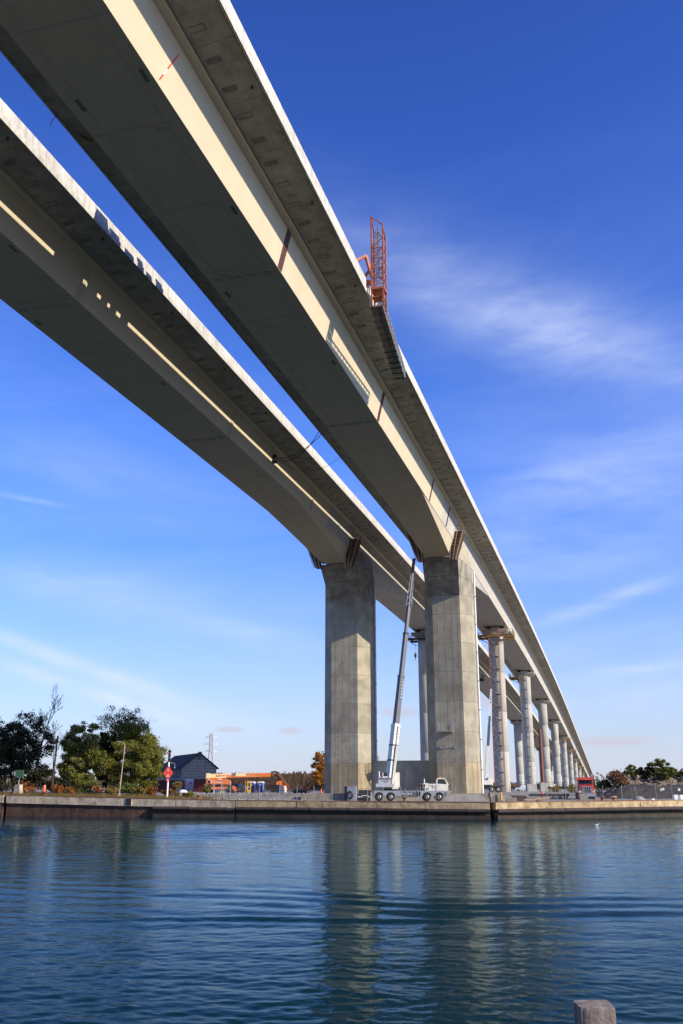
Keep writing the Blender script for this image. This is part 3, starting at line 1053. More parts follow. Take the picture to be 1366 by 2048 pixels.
# small access platform on the face of the right pier
root = thing('access_platform', 'small galvanised platform with rails and braces fixed to the right pier face', 'platform', BP(-0.3, S_PIER - 4.0, 11.0), -AZ)
part('deck_plate', MB().box(-1.15, -1.3, -0.12, 1.25, 0.0, 0.0), M['grey'], root)
for x in (-1.15, 1.2):
    g_ = MB()
    for y in (-1.25, -0.75, -0.15):
        g_.bar((x, y, 0), (x, y, 1.45), 0.06)
    for z in (0.5, 0.95, 1.42):
        g_.bar((x, -1.28, z), (x, 0.0, z), 0.06)
    part('side_rail', g_, M['galv'], root)
    part('brace', MB().bar((x, -1.2, -0.1), (x + 0.15, -0.02, -2.6), 0.08), M['galv'], root)
    part('anchor_plate', MB().box(x, -0.12, -2.75, x + 0.3, 0.02, -2.5), M['galv'], root)
part('gate_chain', MB().bar((-1.1, -1.28, 0.9), (1.2, -1.28, 0.9), 0.02).bar((-0.1, -1.28, 0), (-0.1, -1.28, 1.3), 0.04), M['galv'], root)


# timber stair-like formwork platforms hugging the haunch beside each pier head
def timber_platform(c, sgn, label):
    dz = ztop(150.0)
    root = thing('timber_work_platform', label, 'work platform', BP(sgn * 3.4, 149.6, dz - 8.6, c), -AZ, 'timber work platforms at the pier heads')
    n = 13
    for k in range(n):
        u = k / (n - 1)
        z = 4.3 * u
        l_in = -1.1 + 0.55 * u
        l_out = -0.15 + 1.55 * u
        xs_ = sorted((sgn * l_in, sgn * l_out))
        mb = MB().box(xs_[0], -0.1 - 0.55 * u, z, xs_[1], 1.5, z + 0.15)
        part('plank', mb, M['wood'], root)
    for q in (0.0, 0.5, 1.0):
        x0 = sgn * (-1.1 + 0.95 * q)
        x1 = sgn * (-0.55 + 1.95 * q)
        part('stringer', MB().bar((x0, -0.2, -0.3), (x1, -0.75, 4.7), 0.09), M['galv'], root)
    for q in (0.15, 0.95):
        x1 = sgn * (-0.55 + 1.95 * q)
        part('guard_post', MB().bar((x1, -0.5, 4.3), (x1, -0.5, 5.5), 0.07).bar((x1, 1.4, 4.3), (x1, 1.4, 5.5), 0.07), M['wood'], root)
    part('guard_rail', MB().bar((sgn * 1.35, -0.6, 5.4), (sgn * 1.35, 1.5, 5.4), 0.07).bar((sgn * -0.4, -0.62, 5.4), (sgn * 1.35, -0.62, 5.4), 0.07).bar((sgn * -0.4, -0.62, 4.9), (sgn * 1.35, -0.62, 4.9), 0.06), M['wood'], root)
    part('gap_shade_board', MB().loft([[(sgn * (-1.0), 1.52, 0.0), (sgn * (-0.1), 1.52, 0.0), (sgn * 1.4, 1.52, 4.4), (sgn * (-0.5), 1.52, 4.4)], [(sgn * (-1.0), 1.6, 0.0), (sgn * (-0.1), 1.6, 0.0), (sgn * 1.4, 1.6, 4.4), (sgn * (-0.5), 1.6, 4.4)]]), M['black'], root)  # black colour stands in for the shade between the planks
    return root


timber_platform(0, 1, 'timber slatted work platform in full sun beside the right bridge haunch')
timber_platform(0, -1, 'shaded timber work platform right above the tip of the crane boom')
timber_platform(-18.15, 1, 'timber slatted work platform under the left bridge on its sunlit stripe side')
timber_platform(-18.15, -1, 'timber work platform hanging against open sky at the outer left of the left pier')

# low crash wall joining the two piers and the barrier in front
root = thing('crash_wall', 'dark concrete wall joining the two octagonal piers', 'concrete wall', BP(-9.0, S_PIER, 0.5), -AZ)
for a, b in ((-5.2, -1.75), (-1.73, 1.73), (1.75, 5.2)):
    part('wall_panel', MB().box(a, -1.2, 0, b, 0.6, 5.75), M['conc'], root)
part('coping', MB().box(-5.2, -1.25, 5.76, 5.2, 0.65, 5.95), M['conc'], root)
x0, x1 = gx(602, 153), gx(984, 153)
root = thing('barrier_wall', 'long low concrete barrier wall behind the white crane at the foot of the piers', 'concrete wall', (x0, 153.0, -0.6))
n = 7
for k in range(n):
    a, b = (x1 - x0) * k / n, (x1 - x0) * (k + 1) / n
    part('wall_panel', MB().box(a + 0.01, -0.2, 0, b - 0.01, 0.35, 1.78), M['wallconc'], root)


# ------------------------------------------------------------------ round columns of the approach spans
def column_parts(root, H):
    """local z = 0 at the ground"""
    zc = H - 2.1
    n = 4
    for k in range(n):
        a, b = zc * k / n, zc * (k + 1) / n
        mb = MB().lathe([(1.80, a), (1.85, a + 0.06), (1.85, b - 0.06), (1.80, b)], n=28)
        part('shaft_segment', mb, M['conc_col'], root, 40)
    mb = MB().loft([[(-1.8, -1.2, zc - 0.2), (1.8, -1.2, zc - 0.2), (1.8, 1.2, zc - 0.2), (-1.8, 1.2, zc - 0.2)],
                    [(-3.3, -1.5, zc + 0.75), (3.3, -1.5, zc + 0.75), (3.3, 1.5, zc + 0.75), (-3.3, 1.5, zc + 0.75)],
                    [(-3.3, -1.5, H - 0.75), (3.3, -1.5, H - 0.75), (3.3, 1.5, H - 0.75), (-3.3, 1.5, H - 0.75)]])
    part('cap_beam', mb, M['conc_col'], root)
    for x in (-1.7, 1.7):
        part('bearing', MB().box(x - 0.5, -0.6, H - 0.76, x + 0.5, 0.6, H + 0.02), M['black'], root)


ORD = ['first', 'second', 'third', 'fourth', 'fifth', 'sixth', 'seventh', 'eighth', 'ninth', 'tenth', 'eleventh', 'twelfth']
for c, nm, ks in ((0.0, 'right', range(12)), (-18.15, 'left', (0, 2, 3, 4, 5, 6))):
    for k in ks:
        s_ = S1 + SPAN * k
        H = ztop(s_) - 5.5 - 0.9
        if H < 5:
            continue
        what = {0: 'with red stair tower', 1: 'with grey stair tower'}.get(k, 'under its plain cap') if c == 0 else 'in shade'
        root = thing('bridge_column', '%s round column from the octagonal pier under the %s bridge, %s' % (ORD[k], nm, what), 'bridge column', BP(0, s_, 0.9, c), -AZ, 'round columns under the approach spans')
        column_parts(root, H)


# stair towers standing against columns
def stair_tower(s_, c, label, mleg, H, w=2.3):
    root = thing('stair_tower', label, 'stair tower', BP(-0.25, s_ - 3.1, 1.0, c), -AZ, 'scaffold stair towers beside the columns')
    for x in (-w / 2, w / 2):
        for y in (-1.0, 1.0):
            part('leg', MB().bar((x, y, 0), (x, y, H), 0.12), mleg, root)
    n = int(H / 3.06)
    lm = MB().box(w * 0.12, -0.95, -0.06, w / 2, 0.95, 0.06).mesh('landing', M['black'])
    fm = MB().bar((-w * 0.45, -0.6, 0.0), (w * 0.3, -0.6, 1.5), 0.07, 0.18).bar((w * 0.3, 0.5, 1.5), (-w * 0.45, 0.5, 3.0), 0.07, 0.18).bar((-w * 0.45, -0.95, 0.9), (w * 0.3, -0.95, 2.4), 0.05).bar((w * 0.3, 0.95, 2.4), (-w * 0.45, 0.95, 3.9), 0.05)
    fm = fm.mesh('stair_flight', M['galv'])
    bm_ = MB()
    for sx_ in (-1, 1):
        bm_.bar((sx_ * w / 2, -1.0, 0), (sx_ * w / 2, 1.0, 1.5), 0.05)
    bm_.bar((-w / 2, -1.0, 0), (w / 2, -1.0, 1.5), 0.05).bar((-w / 2, -1.0, 3.0), (w / 2, -1.0, 1.5), 0.05).bar((-w / 2, -1.0, 3.0), (w / 2, -1.0, 3.0), 0.06)
    bm_ = bm_.mesh('brace', M['galv'])
    for k in range(n):
        link('landing', lm, root, (0, 0, 3.06 * k + 1.6))
        link('stair_flight', fm, root, (0, 0, 3.06 * k))
        link('brace', bm_, root, (0, 0, 3.06 * k))
    return root


stair_tower(S1, 0, 'red legged stair tower climbing the first round column of the right bridge', M['mast'], ztop(S1) - 7.6)
stair_tower(S1 + SPAN, 0, 'grey scaffold stair tower climbing the second round column', M['galv'], ztop(S1 + SPAN) - 7.6, 2.0)
stair_tower(S1 + SPAN * 4, 0, 'slim scaffold stair tower on the fifth round column far along the bridge', M['galv'], ztop(S1 + SPAN * 4) - 7.6, 2.0)
stair_tower(S1 + SPAN * 5, 0, 'slim scaffold stair tower on the sixth round column far along the bridge', M['galv'], ztop(S1 + SPAN * 5) - 7.6, 2.0)


def cap_platform(s_, c, label, la, lb, mt):
    zt = ztop(s_) - 5.5
    root = thing('cap_platform', label, 'work platform', BP(0, s_, zt - 3.0, c), -AZ, 'steel work platforms around the column caps')
    for y in (-2.6, 1.9):
        part('floor', MB().box(la, y, 0.55, lb, y + 0.9, 0.67), M['wood'], root)
        part('beam', MB().box(la, y + 0.05, 0.10, lb, y + 0.30, 0.50), mt, root)
        g_ = MB()
        ye = y if y < 0 else y + 0.88
        for x in np.linspace(la + 0.05, lb - 0.05, 7):
            g_.bar((x, ye, 0.6), (x, ye, 1.9), 0.08)
        for z in (1.2, 1.85):
            g_.bar((la, ye, z), (lb, ye, z), 0.08)
        part('guard_rail', g_, M['lumber'] if c == 0 else mt, root)
    for x in (la, lb - 0.9):
        part('end_floor', MB().box(x, -1.68, 0.55, x + 0.9, 1.88, 0.67), M['wood'], root)
        g_ = MB()
        xe = x if x < 0 else x + 0.9
        for y in (-2.5, -1, 0.5, 2.0):
            g_.bar((xe, y, 0.6), (xe, y, 1.9), 0.08)
        g_.bar((xe, -2.6, 1.2), (xe, 2.7, 1.2), 0.08).bar((xe, -2.6, 1.85), (xe, 2.7, 1.85), 0.08)
        part('end_rail', g_, mt, root)
        part('knee_brace', MB().bar((xe, -1.4, 0.2), (math.copysign(1.9, x), -1.4, -1.3), 0.16), mt, root)
    return root


cap_platform(S1, 0, 'ochre steel work platform with pale guard rails around the first column cap', -4.6, 4.5, M['yellowst'])
cap_platform(S1, -18.15, 'dark rusty work platform against the sky left of the right pier', -4.2, 4.4, M['rustdk'])
cap_platform(S1 + SPAN, 0, 'rusty work platform at the left end of the second column cap', -4.9, -1.2, M['yellowst'])
cap_platform(S1 + SPAN, -18.15, 'dark work platform on the left bridge seen between the first column and the pier', -4.4, 4.4, M['rustdk'])
for k in (4, 5, 6, 7, 8):
    cap_platform(S1 + SPAN * k, 0, 'small rusty work platform around the %s column cap' % ORD[k], -4.3, 4.3, M['yellowst'])

# ------------------------------------------------------------------ red access gantry hung over the deck edge
zt = ztop(74)
root = thing('access_gantry', 'red lattice mast gantry with a long platform slung under the deck edge', 'access gantry', BP(8.25, 74.2, zt - 3.1), -AZ)
W = 0.55
H = 9.3
sky_t = MB()
for x, y, h in ((-W, -W, 9.6), (W, -W, 8.5), (W, W, 7.6), (-W, W, 8.6)):
    part('mast_chord', MB().bar((x, y, 0.0), (x, y, h), 0.13), M['mast'], root)
mb = MB()
lev = np.arange(1.9, 8.2, 1.05)
for a, b in zip(lev[:-1], lev[1:]):
    for (x0, y0), (x1, y1) in (((-W, -W), (W, -W)), ((W, -W), (W, W)), ((W, W), (-W, W)), ((-W, W), (-W, -W))):
        mb.bar((x0, y0, a), (x1, y1, a), 0.06)
        mb.bar((x0, y0, a), (x1, y1, b), 0.06)
mb.bar((-W, -W, 9.5), (W, -W, 8.5), 0.1).bar((W, -W, 8.5), (W, W, 7.6), 0.1).bar((-W, W, 8.6), (-W, -W, 9.5), 0.1).bar((-W, W, 8.6), (W, W, 7.6), 0.1)
part('mast_lattice', mb, M['mast'], root)
mb = MB()
for x in (-0.26, 0.12):
    mb.bar((x, 0.1, 2.0), (x, 0.1, 8.3), 0.10)
for z in np.arange(2.1, 8.2, 0.3):
    mb.bar((-0.26, 0.1, z), (0.12, 0.1, z), 0.055)
part('ladder', mb, M['galv'], root)
part('cable_guide', MB().path([(0.0, -0.1, 8.6), (0.0, -0.1, 3.4), (0.12, -0.12, 3.2), (0.3, -0.12, 3.2), (0.36, -0.1, 3.5), (0.36, -0.1, 4.6)], 0.06, 6), M['greydk'], root)
for x, y in ((-W, -W), (W, -W), (W, W), (-W, W)):
    part('cage_post', MB().bar((x, y, 0.0), (x, y, 1.9), 0.12), M['mast'], root)
part('cage_frame', MB().box(-W - 0.1, -W - 0.1, 1.75, W + 0.1, W + 0.1, 1.95).box(-W, -W, 1.0, W, W, 1.08), M['mast'], root)
part('white_panel', MB().box(-0.35, 0.60, 0.15, 0.5, 0.64, 0.95), M['purewhite'], root)
# knuckle arms reaching back over the parapet
part('support_arm', MB().bar((-W, 0, 4.6), (-1.55, -0.3, 3.0), 0.24), M['mast'], root)
part('support_arm', MB().bar((-1.0, -0.9, 5.2), (-2.7, -2.4, 3.4), 0.26).bar((-1.0, -0.9, 5.2), (-W, -0.3, 3.1), 0.24), M['mast'], root)
part('support_arm', MB().bar((-1.55, -0.3, 3.0), (-2.5, -1.5, 3.5), 0.22).bar((-W, 0, 2.8), (-1.7, -0.3, 2.9), 0.36), M['mast'], root)
part('chassis', MB().box(-3.9, -7.5, 2.35, -1.9, 0.8, 2.75), M['mast'], root)
for y in (-6.6, -5.5, -0.4):
    part('wheel', MB().tube((-3.9, y, 2.42), (-1.9, y, 2.42), 0.42, n=14), M['tyre'], root)
# platform: swings in under the deck
def pl(u, v, z):
    return (-0.1 - 1.25 * u / 15.8 + v, u - 0.6, z)
part('platform_floor', MB().loft([[pl(0, -0.62, 0.0), pl(0, 0.55, 0.0), pl(0, 0.55, 0.12), pl(0, -0.62, 0.12)], [pl(16, -0.62, 0.0), pl(16, 0.55, 0.0), pl(16, 0.55, 0.12), pl(16, -0.62, 0.12)]]), M['conc_deck'], root)
for k in range(13):
    u = 0.3 + 15.4 * k / 12
    part('cross_member', MB().bar(pl(u, -0.7, -0.04), pl(u, 0.62, -0.04), 0.07), M['mast'] if k < 7 else M['rustdk'], root)
part('floor_keel', MB().bar(pl(0.5, 0, -0.06), pl(12, 0, -0.06), 0.09), M['greydk'], root)
for v, mt, hh in ((0.55, M['galv'], 1.2), (-0.62, M['galv'], 0.5)):
    mb = MB()
    for z in (0.14, hh):
        mb.bar(pl(0, v, z), pl(16, v, z), 0.07)
    for k in range(16):
        if v > 0:
            mb.bar(pl(k, v, 0.12), pl(k + 0.5, v, hh), 0.085).bar(pl(k + 0.5, v, hh), pl(k + 1, v, 0.12), 0.085)
        elif k % 2 == 0:
            mb.bar(pl(k, v, 0.12), pl(k, v, hh), 0.05)
    mb.bar(pl(16, v, 0.12), pl(16, v, hh), 0.08)
    part('railing_truss', mb, mt, root)

# lorry parked on the deck whose shadow falls on the far parapet and web
root = thing('deck_truck', 'grey lorry parked on the right bridge deck behind the far parapet', 'truck', BP(-5.0, 61.0, ztop(61) - 1.1), -AZ)
part('cargo_bed', MB().box(-1.2, -3.2, 1.0, 1.2, 6.6, 1.4), M['grey'], root)
for ya_, yb_, zt_ in ((-3.1, -1.5, 3.3), (-0.6, 0.9, 3.0), (1.7, 2.7, 3.4), (3.3, 4.3, 2.9), (5.2, 6.5, 3.3)):
    part('shadow_crate', MB().box(-0.5, ya_, 1.41, 0.5, yb_, zt_), M['grey'], root)  # crates invented and spaced so their shadows break up the stripe on the web
part('cab', MB().loft([[(-1.15, -5.6, 0.7), (1.15, -5.6, 0.7), (1.15, -3.3, 0.7), (-1.15, -3.3, 0.7)], [(-1.15, -5.6, 1.9), (1.15, -5.6, 1.9), (1.15, -3.3, 1.9), (-1.15, -3.3, 1.9)], [(-1.05, -5.1, 3.4), (1.05, -5.1, 3.4), (1.05, -3.4, 3.4), (-1.05, -3.4, 3.4)]]), M['grey'], root)
part('chassis', MB().box(-0.9, -5.4, 0.6, 0.9, 6.0, 0.95), M['black'], root)
for x in (-1.0, 1.0):
    for y in (-4.4, 3.4, 4.7):
        part('wheel', MB().tube((x - 0.15, y, 0.52), (x + 0.15, y, 0.52), 0.52, n=14), M['tyre'], root)


# cables strung between the two bridges
def sagging(name, label, p, q, sag, r_, cat='cable', group=None):
    p, q = Vector(p), Vector(q)
    pts = []
    for i in range(17):
        u = i / 16
        v = p.lerp(q, u)
        v.z -= sag * 4 * u * (1 - u)
        pts.append(v - p)
    root = link(name, MB().path(pts, r_, 6).mesh(name, M['black'], 40), None, p)
    tag(root, label, cat, group)
    return root


pa = BP(3.9, 109.2, ztop(109) - 3.4, -18.15)
sagging('hanging_cable', 'deeper of two black cables sagging from the box on the left bridge', pa, BP(-7.1, 105.6, ztop(106) - 1.6), 1.7, 0.045, group='black cables between the bridges')
sagging('hanging_cable', 'shallower of two black cables sagging from the box on the left bridge', pa, BP(-7.1, 106.6, ztop(106) - 1.6), 0.9, 0.045, group='black cables between the bridges')
sagging('thin_rope', 'thin dark line reaching from the left bridge box to the right bridge edge', pa, BP(-7.1, 115.6, ztop(115) - 1.6), 1.9, 0.02)
p0 = BP(-6.95, 44.8, ztop(45) - 1.55)
w_ = link('dangling_wire', MB().path([(0, 0, 0), (-0.1, 0, -0.35), (-0.28, 0.0, -0.6), (-0.36, 0, -0.95), (-0.3, 0, -1.05)], 0.02, 5).mesh('dangling_wire', M['black']), None, p0)
tag(w_, 'short kinked wire dangling from the left edge of the right bridge', 'wire')


# ================================================================== things on the site
def hub(mb, c, r, w):
    x, y, z = c
    return mb.tube((x, y - w / 2, z), (x, y + w / 2, z), r, n=14)


def wheel_xz(root, x, y, z, r, w, mt=None, front=-1):
    """wheel whose axle lies along y, with a paler rim as its sub-part"""
    o = part('wheel', MB().wheel((x, y, z), r, w), M['tyre'], root, 50)
    mb = MB().lathe([(r * 0.56, 0.0), (r * 0.50, 0.05), (r * 0.30, 0.09), (r * 0.18, 0.03), (r * 0.16, -0.03)], n=16)
    me = mb.mesh('rim', mt or M['galv'], 40)
    rm = link('rim', me, o, (x, y + front * (w / 2 - 0.06), z), (R(-90 if front > 0 else 90), 0, 0))
    return o


# ---------------------------------------------------------------- white truck crane
CY = 148.4
SC = 1931 / CY
cx0 = gx(750, CY)
root = thing('truck_crane', 'white four axle truck crane with tall grey boom raised between the piers', 'crane', (cx0, CY, zg(cx0, CY)))


def L(px):
    return (px - 750) / SC * 1.0


# carrier frame and fenders
part('carrier_frame', MB().box(L(744), -1.0, 0.75, L(893), 1.0, 1.45), M['greydk'], root)
for x in (757.5, 780.5, 852.5, 876.5):
    for y, fr in ((-1.05, -1), (1.05, 1)):
        wheel_xz(root, L(x), y, 0.58, 0.58, 0.42, M['galv'], fr)


def arch_panel(xa, xb, wheels, y0, y1, zt_, zb, r):
    """fender panel with round cut-outs over the wheels"""
    pts = []
    n = 60
    for i in range(n + 1):
        x = xa + (xb - xa) * i / n
        zl = zb
        for w in wheels:
            d = abs(x - w)
            if d < r:
                zl = max(zl, 0.58 + math.sqrt(r * r - d * d))
        pts.append((x, min(zl, zt_ - 0.03)))
    prof = [(x, z) for x, z in pts] + [(xb, zt_), (xa, zt_)]
    mb = MB()
    for (x0_, z0_), (x1_, z1_) in zip(pts[:-1], pts[1:]):
        mb.add([(x0_, y0, z0_), (x1_, y0, z1_), (x1_, y0, zt_), (x0_, y0, zt_), (x0_, y1, z0_), (x1_, y1, z1_), (x1_, y1, zt_), (x0_, y1, zt_)],
               [(0, 1, 2, 3), (7, 6, 5, 4), (0, 4, 5, 1), (3, 2, 6, 7)])
    return mb


for y0, y1 in ((-1.30, -1.20), (1.20, 1.30)):
    part('fender', arch_panel(L(747), L(800), (L(757.5), L(780.5)), y0, y1, 1.45, 0.75, 0.72), M['grey'], root)
    part('fender', arch_panel(L(840), L(893), (L(852.5), L(876.5)), y0, y1, 1.45, 0.70, 0.72), M['grey'], root)
part('deck_plate', MB().box(L(744), -1.29, 1.451, L(895), 1.29, 1.52), M['grey'], root)
part('front_bumper', MB().box(L(893), -1.25, 0.85, L(898), 1.25, 1.45), M['grey'], root)
part('side_frame', MB().box(L(800), -0.9, 0.80, L(840), 0.9, 1.44), M['black'], root)
part('side_rail', MB().box(L(800), -1.24, 1.30, L(840), -1.14, 1.45), M['grey'], root)
ft = part('fuel_tank', MB().tube((L(801), -1.0, 0.98), (L(823), -1.0, 0.98), 0.33, n=16), M['galv'], root, 40)
for x in (805, 812, 819):
    part('tank_strap', MB().tube((L(x) - 0.04, -1.0, 0.98), (L(x) + 0.04, -1.0, 0.98), 0.345, n=16), M['black'], ft)
part('tool_box', MB().box(L(824), -1.25, 0.62, L(833), -0.95, 1.28), M['greydk'], root)
for x in (812, 836):
    part('ladder_rail', MB().bar((L(x), -1.35, 0.4), (L(x) - 0.2, -1.3, 1.9), 0.06), M['galv'], root)
part('step', MB().box(L(886), -1.31, 0.8, L(892), -1.2, 0.95).box(L(886), -1.31, 1.08, L(892), -1.2, 1.23), M['black'], root)
# outriggers
for x in (745, 806, 896):
    part('outrigger_jack', MB().bar((L(x), -1.15, 0.1), (L(x), -1.15, 1.3), 0.16).box(L(x) - 0.2, -1.35, 0, L(x) + 0.2, -0.95, 0.08), M['galv'], root)
# carrier cab with engine hood
zc = 1.52
part('engine_hood', MB().box(L(849), -1.15, zc, L(874), 1.15, zc + 1.0).box(L(849), -1.1, zc + 1.0, L(856), 1.1, zc + 1.1), M['white'], root)
part('exhaust_stack', MB().tube((L(848), -0.9, zc + 0.2), (L(848), -0.9, zc + 1.75), 0.07, n=8), M['purewhite'], root)
part('air_intake', MB().box(L(845.5), -1.1, zc + 0.4, L(849), 0.2, zc + 1.05), M['purewhite'], root)
part('grille', MB().box(L(846.5), -1.16, zc + 0.5, L(848.6), -1.10, zc + 0.95), M['black'], root)
prof = [(L(871), zc), (L(896), zc), (L(896), zc + 0.95), (L(894), zc + 1.15), (L(889.5), zc + 1.75), (L(886), zc + 1.86), (L(875), zc + 1.86), (L(872.5), zc + 1.70), (L(871.5), zc + 1.0)]
cab = part('cab', MB().prism_y(prof, -1.22, 0.1), M['white'], root)
wprof = [(L(874), zc + 1.02), (L(892), zc + 0.95), (L(888.5), zc + 1.62), (L(886), zc + 1.70), (L(876), zc + 1.70), (L(874.5), zc + 1.6)]
part('side_window', MB().prism_y(wprof, -1.235, -1.21), M['glass'], cab)
part('door', MB().box(L(874.5), -1.24, zc + 0.12, L(886.5), -1.215, zc + 0.92), M['white'], cab)
part('beacon', MB().tube((L(879.5), -0.6, zc + 1.86), (L(879.5), -0.6, zc + 2.08), 0.09, n=10), M['orange'], cab)
part('hood_seam', MB().box(L(855.6), -1.165, zc + 0.05, L(856.0), -1.149, zc + 1.0), M['greydk'], root)
part('hood_seam', MB().box(L(863.6), -1.165, zc + 0.05, L(863.9), -1.149, zc + 1.0), M['greydk'], root)
part('hood_vent', MB().box(L(851), -1.17, zc + 0.12, L(854.5), -1.149, zc + 0.34), M['greydk'], root)
part('hood_script', MB().bar((L(859), -1.16, zc + 0.75), (L(868), -1.16, zc + 0.62), 0.02, 0.09).bar((L(861), -1.16, zc + 0.45), (L(868.5), -1.16, zc + 0.40), 0.02, 0.07), M['greydk'], root)['kind'] = 'stuff'
part('door_handle', MB().box(L(876), -1.27, zc + 0.62, L(877.6), -1.238, zc + 0.68), M['black'], cab)
part('grab_rail', MB().bar((L(897.5), -1.2, zc), (L(897.5), -1.2, zc + 1.0), 0.05), M['galv'], root)
part('chain_bundle', MB().box(L(803), -0.8, 1.53, L(838), 0.6, 1.66).box(L(812), -0.6, 1.665, L(822), 0.4, 1.78), M['rustdk'], root)
part('mirror', MB().box(L(898), -1.35, zc + 0.1, L(899), -1.25, zc + 0.95), M['black'], root)
part('marker_lamp', MB().box(L(898), -1.2, 1.25, L(900.5), -1.0, 1.5), M['orange'], root)
part('hose_reel', MB().tube((L(841), -0.3, 1.5), (L(841), -0.3, 2.6), 0.22, n=10), M['rust'], root)
# slewing superstructure with the counterweight towards the canal
part('slew_ring', MB().tube((L(775), 0, 1.5), (L(775), 0, 1.85), 0.85, n=20), M['black'], root)
cw = part('counterweight', MB().box(L(751), -1.75, 2.05, L(787), -0.6, 2.55).box(L(756), -1.72, 2.56, L(781), -0.6, 3.45), M['cwgrey'], root)
# three lines of blue lettering, too small to be read, as in the photograph
x = L(757)
mb = MB()
random.seed(5)
for z, hh, xa, xb in ((3.15, 0.20, L(757), L(780)), (2.88, 0.10, L(763), L(776)), (2.70, 0.07, L(767), L(771))):
    x = xa
    while x < xb:
        w_ = random.choice((0.09, 0.12, 0.15)) * (hh / 0.2) ** 0.6
        mb.box(x, -1.745, z, x + w_, -1.72, z + hh * random.choice((1, 1, 0.85)))
        x += w_ + random.choice((0.03, 0.04, 0.04, 0.12))
lt = part('lettering', mb, M['navy'], cw)
lt['kind'] = 'stuff'
part('turntable_body', MB().box(L(768), -0.6, 1.86, L(794), 1.6, 2.4), M['white'], root)
part('winch', MB().tube((L(767), -0.9, 3.85), (L(774), -0.9, 3.85), 0.34, n=14), M['black'], root)
part('winch_guard', MB().box(L(765), -1.3, 3.46, L(775), -0.6, 3.60).box(L(765), -1.3, 3.6, L(766.3), -0.6, 4.15), M['white'], root)
part('exhaust', MB().tube((L(758.5), -1.2, 3.45), (L(757.5), -1.2, 4.35), 0.09, n=8), M['purewhite'], root)
part('foot_plate', MB().box(L(783), -1.5, 1.75, L(796), -0.2, 1.95).tube((L(797), -1.3, 2.15), (L(797), -0.9, 2.15), 0.16, n=10), M['white'], root)
part('operator_cab', MB().box(L(790), 0.3, 2.0, L(800), 2.2, 4.2), M['white'], root)
# boom: four nested box sections
b0 = Vector((L(779.0), 0.2, 2.6))
tip = Vector((gx(822.5, CY + 3.2), CY + 3.2, gz(1166, CY + 3.2) * 1.0)) - Vector(root.location)
# the boom tip from the picture's own geometry at that distance
_r = Vector(((823.5 - 683) / FPX, math.cos(TILT) - (1024 - 1160) / FPX * math.sin(TILT), math.sin(TILT) + (1024 - 1160) / FPX * math.cos(TILT)))
_k = (CY + 3.4) / _r.y
tip = Vector((_r.x * _k, _r.y * _k, EYE + _r.z * _k)) - Vector(root.location)
bl = (tip - b0).length
bd = (tip - b0).normalized()


def boom_box(u0, u1, w, mt, nm):
    p, q = b0 + bd * u0, b0 + bd * u1
    a = Vector((1, 0, 0)) - bd * bd.x
    a.normalize()
    n_ = bd.cross(a).normalized()
    ang = R(30)                                     # the slewed boom shows two of its sides
    a2 = a * math.cos(ang) + n_ * math.sin(ang)
    n2 = -a * math.sin(ang) + n_ * math.cos(ang)
    rings = []
    for c in (p, q):
        rings.append([c - a2 * w / 2 - n2 * w * 0.6, c + a2 * w / 2 - n2 * w * 0.6, c + a2 * w / 2 + n2 * w * 0.6, c - a2 * w / 2 + n2 * w * 0.6])
    return part(nm, MB().loft(rings), mt, root)


s0_ = boom_box(-0.6, bl * 0.275, 0.95, M['white'], 'boom_base')
for u in (0.10, 0.17, 0.26):
    boom_box(bl * u, bl * u + 0.25, 1.03, M['greydk'] if u != 0.26 else M['white'], 'boom_collar')
boom_box(bl * 0.27, bl * 0.505, 0.72, M['greydk'], 'boom_section')
boom_box(bl * 0.50, bl * 0.51, 0.80, M['greydk'], 'boom_collar')
boom_box(bl * 0.50, bl * 0.72, 0.58, M['greydk'], 'boom_section')
boom_box(bl * 0.715, bl * 0.725, 0.66, M['black'], 'boom_collar')
boom_box(bl * 0.72, bl * 1.0, 0.45, M['greydk'], 'boom_section')
hole = MB()
for i in range(6):
    c = b0 + bd * (bl * (0.40 + 0.015 * i)) + Vector((0.30, -0.42, 0))
    hole.box(c.x - 0.10, c.y - 0.05, c.z - 0.12, c.x + 0.10, c.y + 0.05, c.z + 0.12)
hl = part('lettering', hole, M['purewhite'], root)
hl['kind'] = 'stuff'
mb = MB()
random.seed(3)
for i in range(15):
    c = b0 + bd * (bl * (0.155 + 0.0075 * i)) + Vector((0.36, -0.52, 0))
    mb.box(c.x - 0.13, c.y - 0.05, c.z - 0.07, c.x + 0.05 + random.random() * 0.1, c.y + 0.05, c.z + 0.07)
ll = part('lettering', mb, M['navy'], s0_)
ll['kind'] = 'stuff'
part('lift_cylinder', MB().bar((L(785), -0.4, 2.0), tuple(b0 + bd * bl * 0.17 + Vector((0.55, -0.6, 0))), 0.36), M['white'], root)
# lattice head at the tip and slim jib above it
hb = b0 + bd * bl * 0.965
ht = b0 + bd * bl * 1.04
mb = MB()
cr = [(-0.45, -0.35), (0.45, -0.35), (0.45, 0.35), (-0.45, 0.35)]
h0 = hb - bd * 3.4
for dx, dy in cr:
    mb.bar(h0 + Vector((dx, dy, 0)), ht + Vector((dx * 0.5, dy * 0.5, 0)), 0.09)
for k in range(5):
    for i in range(4):
        a_, c_ = cr[i], cr[(i + 1) % 4]
        p = h0.lerp(ht, k / 5) + Vector((a_[0], a_[1], 0)) * (1 - 0.5 * k / 5)
        q = h0.lerp(ht, (k + 1) / 5) + Vector((c_[0], c_[1], 0)) * (1 - 0.5 * (k + 1) / 5)
        mb.bar(p, q, 0.05)
part('lattice_head', mb, M['galv'], root)
boom_box(bl * 1.0, bl * 1.115, 0.36, M['greydk'], 'boom_tip')
